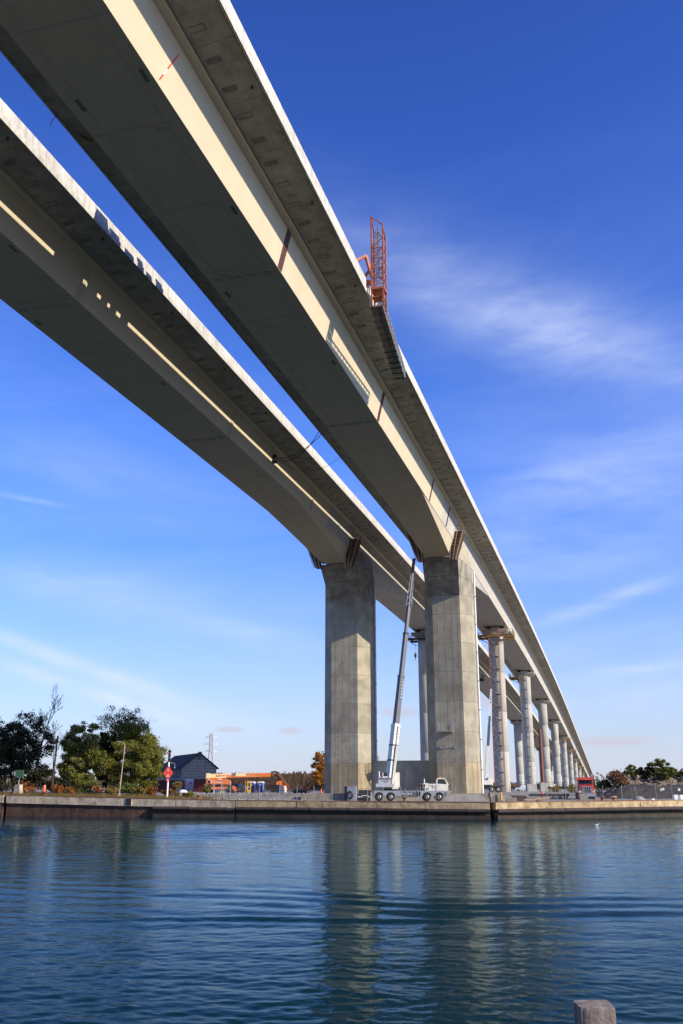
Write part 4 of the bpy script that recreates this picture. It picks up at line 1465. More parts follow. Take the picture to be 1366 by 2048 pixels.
# hoist line with hook
hp = b0 + bd * bl * 0.99 + Vector((0.35, -0.3, 0))
hx = gx(823, CY) - cx0 + 0.05
hz = gz(1318, CY) - 2.9
part('hoist_line', MB().bar(tuple(hp), (hp.x, hp.y, tip.z - 12.2), 0.035), M['black'], root)
part('hook_block', MB().lathe([(0.03, tip.z - 12.2), (0.16, tip.z - 12.4), (0.22, tip.z - 12.7), (0.12, tip.z - 13.0), (0.03, tip.z - 13.1)], n=10, c=(hp.x, hp.y)).bar((hp.x, hp.y, tip.z - 13.0), (hp.x, hp.y, tip.z - 13.5), 0.09), M['rustdk'], root)

# ---------------------------------------------------------------- second crane beyond the right pier
Y2 = 205.0
x2 = gx(972, Y2)
root = thing('mobile_crane', 'smaller white crane with a lattice jib beyond the right octagonal pier', 'crane', (x2, Y2, zg(x2, Y2)))
part('carrier_frame', MB().box(-4.0, -1.2, 0.7, 3.0, 1.2, 1.3), M['black'], root)
for x in (-3.0, -1.6, 1.0, 2.3):
    wheel_xz(root, x, -1.1, 0.6, 0.6, 0.4)
part('counterweight', MB().loft([[(-1.6, -1.5, 1.6), (1.2, -1.5, 1.6), (1.2, 1.2, 1.6), (-1.6, 1.2, 1.6)], [(-1.5, -1.4, 2.5), (0.9, -1.4, 2.5), (0.9, 1.1, 2.5), (-1.5, 1.1, 2.5)]]), M['white'], root)
part('operator_cab', MB().box(0.4, -1.0, 1.4, 1.4, 1.0, 3.1), M['white'], root)
part('slew_deck', MB().box(-1.4, -1.3, 1.31, 1.2, 1.3, 1.58), M['greydk'], root)


def img_pt(px, py, Y):
    r_ = Vector(((px - 683) / FPX, math.cos(TILT) - (1024 - py) / FPX * math.sin(TILT), math.sin(TILT) + (1024 - py) / FPX * math.cos(TILT)))
    return r_ * (Y / r_.y) + Vector((0, 0, EYE))


o2 = Vector(root.location)
pts = [img_pt(972.5, 1563, Y2) - o2, img_pt(976, 1492, Y2) - o2, img_pt(978.3, 1450, Y2) - o2, img_pt(979.3, 1432, Y2) - o2, img_pt(982, 1378, Y2) - o2]
part('boom_base', MB().bar(pts[0], pts[1], 0.75), M['white'], root)
part('boom_section', MB().bar(pts[1], pts[2], 0.52), M['greydk'], root)
part('boom_section', MB().bar(pts[2], pts[3], 0.42), M['greydk'], root)
mb = MB()
for dx, dy in ((-0.36, -0.3), (0.36, -0.3), (0.36, 0.3), (-0.36, 0.3)):
    mb.bar(pts[3] + Vector((dx, dy, -0.6)), pts[4] + Vector((dx * 0.3, dy * 0.3, 0)), 0.09)
for k in range(10):
    for (ax, ay), (bx_, by) in (((-0.36, -0.3), (0.36, -0.3)), ((0.36, -0.3), (-0.36, -0.3))):
        f0, f1 = 1 - 0.7 * k / 10, 1 - 0.7 * (k + 1) / 10
        mb.bar(pts[3].lerp(pts[4], k / 10) + Vector((ax * f0, ay * f0, 0)), pts[3].lerp(pts[4], (k + 1) / 10) + Vector((bx_ * f1, by * f1, 0)), 0.06)
part('lattice_jib', mb, M['purewhite'], root)

# ---------------------------------------------------------------- orange boom lift
BY = 201.0
bx0 = gx(413, BY)
PS = 1931 / BY
root = thing('boom_lift', 'orange boom lift with a long cream boom reaching toward the dumpster', 'boom lift', (bx0, BY, 1.1))


def bl_(px):
    return (px - 413) / PS


def bz(py):
    return (1586.0 - py) * BY / 2015.0


for x, y in ((417.5, -1.3), (462, -1.3), (478, -1.2), (420, 1.3), (465, 1.3), (480, 1.3)):
    wheel_xz(root, bl_(x), y, 0.64, 0.64, 0.45, M['greydk'], -1 if y < 0 else 1)
part('chassis', MB().box(bl_(415), -1.0, 0.65, bl_(472), 1.0, 1.15), M['orange'], root)
part('axle_arm', MB().bar((bl_(466), -1.25, 1.2), (bl_(474), -1.3, 0.35), 0.55), M['orange'], root)
part('turntable', MB().tube((bl_(432), 0, 1.1), (bl_(432), 0, 1.5), 0.7, n=16), M['rustdk'], root)
body = [(bl_(415), bz(1568.5)), (bl_(460), bz(1569.5)), (bl_(461.5), bz(1567)), (bl_(461), bz(1562)), (bl_(452), bz(1558.5)), (bl_(445), bz(1557)), (bl_(416), bz(1556)), (bl_(415), bz(1558))]
bd_ = part('engine_body', MB().prism_y(body, -1.3, 0.6), M['orange'], root)
for xa, xb, za, zb in ((437.5, 444.5, 1560, 1558), (427, 428.5, 1564, 1561), (431.5, 437, 1566, 1564.8), (439, 445, 1566.3, 1565), (422.5, 424.5, 1566, 1561.5), (417, 421.5, 1559.8, 1558.2)):
    part('decal', MB().box(bl_(xa), -1.32, bz(za), bl_(xb), -1.295, bz(zb)), M['purewhite'], bd_)
part('vent', MB().box(bl_(417.3), -1.32, bz(1567.5), bl_(422), -1.28, bz(1562)), M['black'], bd_)
part('rear_post', MB().prism_y([(bl_(411), bz(1576)), (bl_(415), bz(1576)), (bl_(419), bz(1549)), (bl_(417), bz(1547)), (bl_(412), bz(1547))], -0.5, 0.7), M['orangey'], root)
bm_ = part('main_boom', MB().prism_y([(bl_(418), bz(1557)), (bl_(500), bz(1555)), (bl_(537), bz(1553.7)), (bl_(537), bz(1546.5)), (bl_(500), bz(1546.7)), (bl_(419), bz(1548.5))], -0.35, 0.35), M['orangey'], root)
part('boom_underplate', MB().bar((bl_(455), -0.4, bz(1554.6)), (bl_(540), -0.4, bz(1553.2)), 0.10, 0.22), M['orange'], bm_)
part('boom_collar', MB().bar((bl_(463.5), -0.01, bz(1551.5)), (bl_(471), -0.01, bz(1551.0)), 0.76, 0.80), M['wallconc'], bm_)
part('boom_extension', MB().prism_y([(bl_(492), bz(1551)), (bl_(543), bz(1552)), (bl_(543.5), bz(1549)), (bl_(540), bz(1546.2)), (bl_(492), bz(1548))], -0.42, -0.36), M['orange'], bm_)
lettering('JLG', 0.62, M['navy'], bm_, (bl_(435), -0.37, bz(1552.4)), (R(90), R(-1), 0), shear=0.3)
lettering('ULTRA BOOM', 0.46, M['signred'], bm_, (bl_(451.5), -0.37, bz(1551.9)), (R(90), R(-1), 0), shear=0.2)
part('jib_knuckle', MB().tube((bl_(545.5), -0.5, bz(1549)), (bl_(545.5), 0.5, bz(1549)), 0.33, n=12), M['rust'], root)
part('jib_link', MB().bar((bl_(541), 0, bz(1545.5)), (bl_(549), 0, bz(1543.5)), 0.3).bar((bl_(549), 0, bz(1543.8)), (bl_(558), 0, bz(1547)), 0.36), M['rustdk'], root)
part('jib_arm', MB().bar((bl_(556), -0.2, bz(1547)), (bl_(583), -0.2, bz(1582)), 0.42, 0.46), M['rust'], root)
part('jib_ram', MB().bar((bl_(550), 0.2, bz(1549.5)), (bl_(566), 0.2, bz(1563)), 0.2), M['black'], root)
part('work_basket', MB().box(bl_(580), -0.8, 0.15, bl_(592), 0.9, 0.25).bar((bl_(580), -0.8, 0.2), (bl_(580), -0.8, 1.3), 0.07).bar((bl_(592), -0.8, 0.2), (bl_(592), -0.8, 1.3), 0.07).bar((bl_(580), -0.8, 1.28), (bl_(592), -0.8, 1.28), 0.07).bar((bl_(580), -0.8, 0.75), (bl_(592), -0.8, 0.75), 0.05), M['rustdk'], root)


# ---------------------------------------------------------------- portable toilets
def toilet(px, Y, label, ring):
    x = gx(px, Y)
    root = thing('portable_toilet', label, 'portable toilet', (x, Y, 1.1), R(-8), 'blue portable toilets by the boom lift')
    part('body', MB().box(-0.62, -0.62, 0.08, 0.62, 0.62, 1.95), M['blue'], root)
    part('skid', MB().box(-0.66, -0.66, 0, 0.66, 0.66, 0.08), M['grey'], root)
    prof = [(-0.66, 1.94), (0.66, 1.94), (0.62, 2.12), (0.35, 2.28), (-0.35, 2.28), (-0.62, 2.12)]
    part('roof', MB().prism_y(prof, -0.66, 0.66), M['purewhite'], root)
    d = part('door', MB().box(-0.42, -0.66, 0.15, 0.42, -0.615, 1.85), M['navy'] if not ring else M['blue'], root)
    part('door_sign', MB().box(-0.16, -0.675, 1.35, 0.16, -0.655, 1.65), M['purewhite'], d)
    part('corner_trim', MB().box(0.56, -0.65, 0.1, 0.64, -0.61, 1.9), M['purewhite'], root)
    return x


xa = toilet(504, 206, 'blue portable toilet partly behind the yellow frame', False)
xa = toilet(521.5, 205, 'blue portable toilet with an orange hose ring leaning on its door', True)
n = 20
mb = MB()
for i in range(n):
    a0, a1 = 2 * math.pi * i / n, 2 * math.pi * (i + 1) / n
    mb.tube((0.42 * math.cos(a0), 0.05 * math.sin(a0), 0.45 + 0.42 * math.sin(a0)), (0.42 * math.cos(a1), 0.05 * math.sin(a1), 0.45 + 0.42 * math.sin(a1)), 0.07, n=6)
o = link('hose_coil', mb.mesh('hose_coil', M['rust'], 50), None, (xa + 0.05, 204.0, 1.15))
tag(o, 'round rusty orange hose coil leaning on the blue toilet door', 'hose')

root = thing('yellow_gate', 'tall yellow steel gate frame standing left of the blue toilets', 'gate', (gx(498, 200), 200, 1.1))
for x in (-0.32, 0.32):
    part('post', MB().box(x - 0.09, -0.09, 0, x + 0.09, 0.09, 2.35), M['yellow'], root)
for z in (0.0, 1.1, 2.2):
    part('rail', MB().box(-0.23, -0.07, z + 0.02, 0.23, 0.07, z + (0.55 if z == 0 else 0.15)), M['yellow'], root)
part('thin_post', MB().box(-0.78, -0.03, 0, -0.70, 0.03, 2.25), M['yellow'], root)

root = thing('dumpster', 'dark dumpster with one blue end under the jib of the boom lift', 'dumpster', (gx(551, 200), 200, 1.1))
part('bin', MB().loft([[(-0.95, -0.8, 0.1), (0.75, -0.8, 0.1), (0.75, 0.8, 0.1), (-0.95, 0.8, 0.1)], [(-1.1, -0.9, 1.45), (0.85, -0.9, 1.45), (0.85, 0.9, 1.45), (-1.1, 0.9, 1.45)]]), M['black'], root)
part('end_panel', MB().loft([[(0.76, -0.82, 0.1), (1.0, -0.82, 0.1), (1.0, 0.8, 0.1), (0.76, 0.8, 0.1)], [(0.86, -0.92, 1.5), (1.25, -0.92, 1.5), (1.25, 0.9, 1.5), (0.86, 0.9, 1.5)]]), M['blue'], root)
part('rim', MB().box(-1.18, -0.98, 1.46, 0.84, -0.90, 1.58).box(-1.18, 0.90, 1.46, 0.84, 0.98, 1.58), M['black'], root)
o = link('steel_plate', MB().box(-0.32, -0.08, 0, 0.32, 0.08, 2.95).box(0.32, -0.05, 1.2, 0.75, 0.05, 1.8).mesh('steel_plate', M['rustdk']), None, (gx(544.5, 203), 203, 1.1))
tag(o, 'tall dark rusty steel plate standing up behind the dumpster', 'steel plate')

root = thing('compact_loader', 'small orange loader body just right of the dumpster under the jib', 'loader', (gx(562, 204), 204, 1.1))
part('hood', MB().loft([[(-1.0, -0.7, 1.55), (0.2, -0.7, 1.55), (0.2, 0.7, 1.55), (-1.0, 0.7, 1.55)], [(-0.95, -0.7, 2.2), (0.25, -0.7, 2.5), (0.25, 0.7, 2.5), (-0.95, 0.7, 2.2)]]), M['orange'], root)
part('cab_frame', MB().box(0.3, -0.7, 0.9, 1.5, 0.7, 1.0).bar((0.35, -0.65, 0.9), (0.35, -0.65, 2.7), 0.08).bar((1.45, -0.65, 0.9), (1.45, -0.65, 2.5), 0.08).box(0.3, -0.7, 2.55, 1.5, 0.7, 2.65), M['black'], root)
part('body', MB().box(-0.9, -0.6, 0.6, 1.4, 0.6, 1.54), M['orange'], root)
for x in (-0.5, 0.9):
    wheel_xz(root, x, -0.7, 0.45, 0.45, 0.3, M['yellow'])
o = link('sack', MB().lathe([(0.25, 0), (0.38, 0.25), (0.36, 0.8), (0.30, 1.15), (0.12, 1.3)], n=12).mesh('sack', M['white'], 60), None, (gx(569.5, 199), 199, 1.1))
tag(o, 'pale bulk sack standing under the jib beside the dumpster', 'sack')
o = link('hopper_bin', MB().loft([[(-0.45, -0.45, 0), (0.45, -0.45, 0), (0.45, 0.45, 0), (-0.45, 0.45, 0)], [(-0.55, -0.55, 1.35), (0.55, -0.55, 1.35), (0.55, 0.55, 1.35), (-0.55, 0.55, 1.35)]]).mesh('hopper_bin', M['rustdk']), None, (gx(589, 207), 207, 1.1))
tag(o, 'small dark rusty bin beyond the work basket of the boom lift', 'bin')


# ---------------------------------------------------------------- pick-up trucks
def pickup(px, Y, rz, label, mt, mt2=None):
    x = gx(px, Y)
    root = thing('pickup_truck', label, 'pickup truck', (x, Y, zg(x, Y)), rz, 'pickup trucks parked on the site')
    part('body', MB().prism_y([(-2.6, 0.45), (2.6, 0.45), (2.65, 0.95), (2.5, 1.12), (1.1, 1.18), (-2.6, 1.18)], -0.95, 0.95), mt2 or mt, root)
    c = part('cab', MB().loft([[(-0.7, -0.93, 1.18), (1.25, -0.93, 1.18), (1.25, 0.93, 1.18), (-0.7, 0.93, 1.18)], [(-0.5, -0.75, 1.85), (0.55, -0.75, 1.85), (0.55, 0.75, 1.85), (-0.5, 0.75, 1.85)]]), mt, root)
    part('window', MB().loft([[(-0.5, -0.93, 1.26), (0.95, -0.93, 1.26), (0.95, -0.85, 1.26), (-0.5, -0.85, 1.26)], [(-0.40, -0.81, 1.74), (0.55, -0.81, 1.74), (0.55, -0.7, 1.74), (-0.40, -0.7, 1.74)]]), M['glass'], c)
    part('windshield', MB().loft([[(1.20, -0.8, 1.25), (1.25, -0.8, 1.25), (1.25, 0.8, 1.25), (1.20, 0.8, 1.25)], [(0.62, -0.7, 1.80), (0.67, -0.7, 1.80), (0.67, 0.7, 1.80), (0.62, 0.7, 1.80)]]), M['glass'], c)
    part('bumper', MB().box(2.62, -0.9, 0.45, 2.78, 0.9, 0.7), M['chrome'], root)
    part('grille', MB().box(2.60, -0.6, 0.72, 2.68, 0.6, 1.0), M['chrome'], root)
    for xx in (-1.7, 1.75):
        for y, fr in ((-0.85, -1), (0.85, 1)):
            wheel_xz(root, xx, y, 0.39, 0.39, 0.26, M['galv'], fr)
    return root


pickup(474, 209, R(-24), 'blue and silver pickup truck half hidden behind the boom lift wheels', M['navy'], M['grey'])
pickup(1048, 300, R(168), 'white pickup truck parked between the first two round columns', M['purewhite'])

# ---------------------------------------------------------------- red truck
TY = 166.0
tx = gx(1172, TY)
root = thing('red_truck', 'red heavy truck facing the canal with chrome bumper and tall grille', 'truck', (tx, TY, zg(tx, TY)), R(-10))
root.scale = (1.2, 1.2, 1.2)
part('hood', MB().loft([[(-0.85, -1.3, 0.75), (0.85, -1.3, 0.75), (1.0, 0.2, 0.75), (-1.0, 0.2, 0.75)], [(-0.8, -1.25, 1.85), (0.8, -1.25, 1.85), (1.0, 0.2, 2.05), (-1.0, 0.2, 2.05)]]), M['red'], root)
gr = part('grille', MB().box(-0.62, -1.36, 0.85, 0.62, -1.28, 1.80), M['chrome'], root)
for k in range(4):
    part('grille_opening', MB().box(-0.54 + 0.28 * k, -1.38, 0.92, -0.32 + 0.28 * k, -1.355, 1.73), M['black'], gr)
part('bumper', MB().box(-1.2, -1.55, 0.42, 1.2, -1.35, 0.80), M['chrome'], root)
for x in (-0.92, 0.92):
    part('headlight', MB().box(x - 0.14, -1.42, 0.95, x + 0.14, -1.30, 1.18), M['purewhite'], root)
    part('fender', MB().loft([[(x * 1.02 - 0.22, -1.2, 0.75), (x * 1.02 + 0.22, -1.2, 0.75), (x * 1.02 + 0.22, 0.1, 0.75), (x * 1.02 - 0.22, 0.1, 0.75)], [(x * 1.02 - 0.2, -1.0, 1.25), (x * 1.02 + 0.2, -1.0, 1.25), (x * 1.02 + 0.2, -0.1, 1.25), (x * 1.02 - 0.2, -0.1, 1.25)]]), M['red'], root)
    part('mirror', MB().box(x * 1.55 - 0.08, 0.2, 1.9, x * 1.55 + 0.08, 0.3, 2.6).bar((x, 0.3, 2.4), (x * 1.5, 0.25, 2.4), 0.04), M['chrome'], root)
    part('wheel', MB().tube((x - 0.17, -0.55, 0.5), (x + 0.17, -0.55, 0.5), 0.5, n=16), M['tyre'], root, 40)
    for y in (3.9, 5.2):
        part('wheel', MB().tube((x - 0.27, y, 0.5), (x + 0.27, y, 0.5), 0.5, n=16), M['tyre'], root, 40)
    part('exhaust_stack', MB().tube((x * 1.2, 1.75, 0.9), (x * 1.2, 1.75, 3.5), 0.08, n=8), M['chrome'], root)
c = part('cab', MB().loft([[(-1.08, 0.2, 0.75), (1.08, 0.2, 0.75), (1.08, 1.7, 0.75), (-1.08, 1.7, 0.75)], [(-1.08, 0.2, 2.0), (1.08, 0.2, 2.0), (1.08, 1.7, 2.0), (-1.08, 1.7, 2.0)], [(-1.02, 0.45, 2.85), (1.02, 0.45, 2.85), (1.02, 1.7, 2.85), (-1.02, 1.7, 2.85)]]), M['red'], root)
for xa_, xb_ in ((-0.92, -0.05), (0.05, 0.92)):
    part('windshield', MB().loft([[(xa_, 0.18, 2.08), (xb_, 0.18, 2.08), (xb_, 0.26, 2.08), (xa_, 0.26, 2.08)], [(xa_, 0.38, 2.72), (xb_, 0.38, 2.72), (xb_, 0.46, 2.72), (xa_, 0.46, 2.72)]]), M['glass'], c)
part('sun_visor', MB().loft([[(-1.12, -0.05, 2.66), (1.12, -0.05, 2.66), (1.05, 0.5, 2.86), (-1.05, 0.5, 2.86)], [(-1.12, -0.05, 2.80), (1.12, -0.05, 2.80), (1.05, 0.5, 3.02), (-1.05, 0.5, 3.02)]]), M['red'], c)
part('roof_cap', MB().box(-1.05, 0.5, 2.86, 1.05, 1.7, 3.05), M['red'], c)
mb = MB()
for k in range(7):
    mb.box(-0.42 + 0.13 * k, -0.075, 2.70, -0.34 + 0.13 * k, -0.05, 2.77)
lv = part('lettering', mb, M['yellow'], c)
lv['kind'] = 'stuff'
part('side_window', MB().box(1.07, 0.6, 2.05, 1.10, 1.4, 2.65), M['glass'], c)
part('frame', MB().box(-0.5, 1.7, 0.65, 0.5, 6.2, 0.95), M['black'], root)
part('cargo_box', MB().box(-1.15, 2.0, 0.96, 1.25, 6.4, 2.3), M['red'], root)

# low dark trailer and timber on the quay in front of the columns
x = gx(1098, 168)
root = thing('flatbed_trailer', 'low dark flatbed trailer behind the timber beams left of the red truck', 'trailer', (x, 168, zg(x, 168)))
part('bed', MB().box(-3.4, -1.2, 0.45, 3.2, 1.2, 0.85), M['black'], root)
part('side_rail', MB().box(-3.4, -1.26, 0.70, 3.2, -1.20, 0.92), M['rustdk'], root)
for xx in (0.6, 1.6, 2.6):
    wheel_xz(root, xx, -1.05, 0.38, 0.38, 0.25)
o = link('beam_stack', MB().box(-1.0, -0.5, 0.0, 1.0, 0.5, 0.35).box(-1.0, -0.45, 0.36, 1.05, 0.55, 0.72).box(-1.35, -0.45, 0.73, 0.9, 0.5, 0.85).mesh('beam_stack', M['rustdk']), None, spot(1038, 150))
tag(o, 'short dark stack of steel beams on the quay by the timber', 'beam stack')
root = thing('timber_beam', 'long pale timber beam lying on blocks along the quay edge', 'timber', spot(1073, 147))
part('beam', MB().bar((-1.9, 0, 0.22), (1.9, 0.1, 0.48), 0.16, 0.14), M['lumber'], root)
part('beam', MB().bar((-2.0, 0.3, 0.20), (1.5, 0.4, 0.40), 0.16, 0.14), M['lumber'], root)
part('block', MB().box(-0.1, -0.2, -0.02, 0.5, 0.5, 0.22), M['rust'], root)

# concrete blocks and a yellow post at the slot in the wall
x, y, z = spot(990, 142.5)
root = thing('concrete_block', 'grey stepped concrete block at the slot in the quay wall', 'concrete block', (x, y, z), R(12))
part('lower_block', MB().box(-0.75, -0.4, 0, 0.85, 0.5, 0.62), M['wallconc'], root)
part('upper_block', MB().box(-0.95, -0.35, 0.63, 0.55, 0.5, 1.32), M['wallconc'], root)
o = link('yellow_post', MB().tube((0, 0, 0), (0, 0, 1.25), 0.16, n=12).lathe([(0.16, 1.25), (0.10, 1.32), (0.02, 1.34)], n=12).mesh('yellow_post', M['yellow'], 40), None, spot(1001.5, 141.8))
tag(o, 'yellow steel post beside the stepped concrete block on the quay', 'post')
o = link('concrete_block', MB().loft([[(-0.75, -0.4, 0), (0.75, -0.4, 0), (0.75, 0.4, 0), (-0.75, 0.4, 0)], [(-0.7, -0.35, 0.62), (0.7, -0.35, 0.62), (0.7, 0.35, 0.62), (-0.7, 0.35, 0.62)]]).mesh('concrete_block', M['wallconc']), None, spot(1022, 141.5))
tag(o, 'low grey concrete block between the yellow post and the beam stack', 'concrete block')
o = link('concrete_block', MB().box(-0.55, -0.35, 0, 0.55, 0.35, 1.05).mesh('concrete_block', M['wallconc']), None, spot(1164, 154))
tag(o, 'upright grey concrete block standing in front of the red truck bumper', 'concrete block')
for px, lab in ((1356, 'white concrete block by the fence at the edge of the view'),):
    x, y, z = spot(px, 152.5)
    root = thing('white_block', lab, 'concrete block', (x, y, z), R(4))
    part('block', MB().box(-0.9, -0.4, 0, 0.02, 0.4, 0.78), M['purewhite'], root)
    part('block', MB().box(0.06, -0.4, 0, 1.0, 0.4, 0.78), M['purewhite'], root)
o = link('white_box', MB().box(-0.22, -0.2, 0, 0.22, 0.2, 0.28).mesh('white_box', M['purewhite']), None, spot(1304, 149.5))
tag(o, 'small white box on the quay edge below the fence', 'box')

root = thing('traffic_cone', 'tall orange traffic cone at the foot of the brown steel pile', 'traffic cone', (gx(1084, 175), 175, zg(gx(1084, 175), 175)))
part('base', MB().box(-0.3, -0.3, 0, 0.3, 0.3, 0.06), M['black'], root)
part('cone_body', MB().lathe([(0.24, 0.06), (0.20, 0.5), (0.16, 1.05), (0.10, 1.15)], n=12), M['cone'], root, 40)
part('band', MB().lathe([(0.215, 0.55), (0.205, 0.7)], n=12), M['purewhite'], root, 40)
root = thing('traffic_cone', 'orange traffic cone on the barrier wall just left of the left pier', 'traffic cone', (gx(642, 156), 156, 1.1))
part('base', MB().box(-0.25, -0.25, 0, 0.25, 0.25, 0.06), M['black'], root)
part('cone_body', MB().lathe([(0.20, 0.06), (0.13, 0.4), (0.07, 0.75)], n=12), M['cone'], root, 40)

o = link('steel_pile', MB().tube((0, 0, 0), (0, 0, gz(1456, 300) - 1.0), 0.48, n=16).mesh('steel_pile', M['rust'], 40), None, (gx(1086.5, 300), 300, 1.0))
tag(o, 'tall brown rusty steel pile standing among the round columns', 'steel pile')
root = thing('site_trailer', 'long low dark equipment trailer with railings behind the first columns', 'trailer', (gx(1045, 345), 345, 1.1))
part('body', MB().box(-8.5, -1.2, 0.6, 16, 1.2, 1.6), M['black'], root)
g_ = MB()
for xx in np.arange(-8.4, 16, 1.9):
    g_.bar((xx, -1.2, 1.6), (xx, -1.2, 2.9), 0.1)
g_.bar((-8.4, -1.2, 2.25), (16, -1.2, 2.25), 0.09).bar((-8.4, -1.2, 2.9), (16, -1.2, 2.9), 0.09)
part('railing', g_, M['black'], root)
part('crate', MB().box(-5.0, -0.8, 1.62, -2.2, 0.8, 2.7), M['wood'], root)
for xx in (-6, -4, 8, 10, 12):
    wheel_xz(root, xx, -1.1, 0.5, 0.5, 0.3)
o = link('white_board', MB().loft([[(-0.9, 0, 0.5), (0.9, 0, 0.7), (0.9, 0.1, 0.7), (-0.9, 0.1, 0.5)], [(-0.8, 0, 1.9), (0.7, 0, 2.1), (0.7, 0.1, 2.1), (-0.8, 0.1, 1.9)]]).box(-0.7, 0.02, 0, -0.6, 0.08, 0.6).box(0.5, 0.02, 0, 0.6, 0.08, 0.75).mesh('white_board', M['purewhite']), None, (gx(1108, 240), 240, 0.9))
tag(o, 'crumpled white board standing behind the dark flatbed trailer', 'board')
o = link('footing_block', MB().box(-1.6, -1.3, 0, 1.2, 1.3, 2.2).box(2.4, -1.0, 0, 4.6, 1.0, 2.6).mesh('footing_block', M['conc_col']), None, (gx(1064, 285), 285, 1.0))
tag(o, 'pair of grey concrete footing blocks left of the brown steel pile', 'footing')

# ---------------------------------------------------------------- cabinet, generator trailer, small barriers
x, y, z = spot(700, 145)
root = thing('utility_cabinet', 'grey utility cabinet with a black cable coil on the quay', 'cabinet', (x, y, z), R(-10))
part('body', MB().box(-0.35, -0.5, 0.05, 0.95, 0.5, 2.05), M['galv'], root)
part('side_door', MB().box(-0.78, -0.48, 0.05, -0.36, 0.5, 2.1), M['black'], root)
part('roof', MB().box(-0.80, -0.55, 2.11, 0.98, 0.55, 2.18), M['grey'], root)
n = 18
mb = MB()
for i in range(n):
    a0, a1 = 2 * math.pi * i / n, 2 * math.pi * (i + 1) / n
    for k in (0, 1):
        rx = 0.42 - 0.09 * k
        mb.tube((0.08 + rx * math.cos(a0), -0.58 - 0.05 * k, 0.85 + 1.3 * rx * math.sin(a0)), (0.08 + rx * math.cos(a1), -0.58 - 0.05 * k, 0.85 + 1.3 * rx * math.sin(a1)), 0.075, n=6)
part('cable_coil', mb, M['black'], root, 50)
part('coil_post', MB().bar((0.08, -0.55, 0), (0.08, -0.55, 0.5), 0.07).bar((0.08, -0.55, 1.3), (0.08, -0.52, 1.7), 0.07), M['galv'], root)
x, y, z = spot(728, 146)
root = thing('welding_trailer', 'small dark roofed generator trailer between the cabinet and the crane', 'trailer', (x, y, z))
part('roof', MB().box(-1.1, -0.7, 1.72, 1.15, 0.7, 1.80), M['wood'], root)
part('generator', MB().box(-0.85, -0.55, 0.75, 1.0, 0.55, 1.6), M['black'], root)
for xx in (-1.0, 1.05):
    part('roof_post', MB().box(xx - 0.05, -0.6, 0.7, xx + 0.05, -0.5, 1.72), M['wallconc'], root)
part('fender', MB().prism_y([(-0.5, 0.6), (-0.25, 0.85), (0.5, 0.85), (0.75, 0.6), (0.68, 0.56), (0.45, 0.78), (-0.2, 0.78), (-0.42, 0.56)], -0.75, -0.45), M['white'], root)
part('drawbar', MB().bar((-1.4, -0.3, 0.3), (-0.6, -0.4, 0.7), 0.12), M['white'], root)
part('frame', MB().box(-0.9, -0.5, 0.55, 1.0, 0.5, 0.74), M['white'], root)
wheel_xz(root, 0.13, -0.62, 0.38, 0.38, 0.22, M['black'])
part('jack_stand', MB().tube((1.02, -0.6, 0), (1.02, -0.6, 1.3), 0.06, n=8), M['galv'], root)
root = thing('boom_barrier', 'red and white barrier arm tilted up left of the left pier', 'barrier', (gx(612, 170), 170, 1.0))
part('arm', MB().tube((-0.6, 0, 1.05), (0.75, 0, 0.62), 0.13, n=10), M['signred'], root)
part('arm_tip', MB().tube((-0.75, 0, 1.1), (-0.6, 0, 1.05), 0.135, n=10), M['purewhite'], root)
part('stand', MB().bar((0.9, 0, 0.6), (0.3, 0, 0.0), 0.22).bar((0.75, 0, 0.62), (0.92, 0, 0.60), 0.2), M['lumber'], root)
mb = MB()
x0 = gx(598, 172)
root = thing('plank_barricade', 'row of pale upright boards behind the red and white barrier arm', 'barricade', (x0, 172, 1.05))
for k in range(5):
    part('board', MB().box(0.32 * k, -0.03, 0, 0.32 * k + 0.2, 0.03, 0.72), M['galv'], root)
part('rail', MB().box(-0.1, 0.04, 0.62, 1.7, 0.10, 0.72), M['rust'], root)
o = link('dark_pipe_stack', MB().tube((-1.2, 0, 0.3), (1.2, 0.2, 0.25), 0.3, n=10).tube((-1.0, 0.5, 0.3), (1.3, 0.6, 0.3), 0.3, n=10).mesh('dark_pipe_stack', M['black'], 40), None, (gx(600, 166), 166, zg(gx(600, 166), 166)))
tag(o, 'pair of black pipes lying at the top of the gravel bank', 'pipes')

# ---------------------------------------------------------------- mooring bollards on the wall
for px, lab in ((398, 'rusty orange mooring bollard on the wall below the boom lift rear wheel'), (713 + 96, 'rusty orange mooring bollard on the wall under the crane fuel tank'),
                (1226, 'pale topped mooring bollard on the wall right of the red truck'), (1203, 'short orange mooring bollard on the wall close beside the red truck'), (91, 'low rusty mooring bollard beside the orange striped post')):
    x = gx(px, 150)
    for _ in range(8):
        x = gx(px, quay_y(x) + 0.9)
    y = quay_y(x) + 0.9
    root = thing('mooring_bollard', lab, 'bollard', (x, y, quay_z(x) + 0.02), 0, 'mooring bollards along the quay')
    part('stem', MB().lathe([(0.34, 0), (0.26, 0.06), (0.22, 0.35), (0.30, 0.45)], n=14), M['rust'], root, 50)
    part('head', MB().lathe([(0.30, 0.45), (0.48, 0.50), (0.50, 0.58), (0.35, 0.66), (0.05, 0.68)], n=14), M['rust'] if px != 1226 else M['lumber'], root, 50)


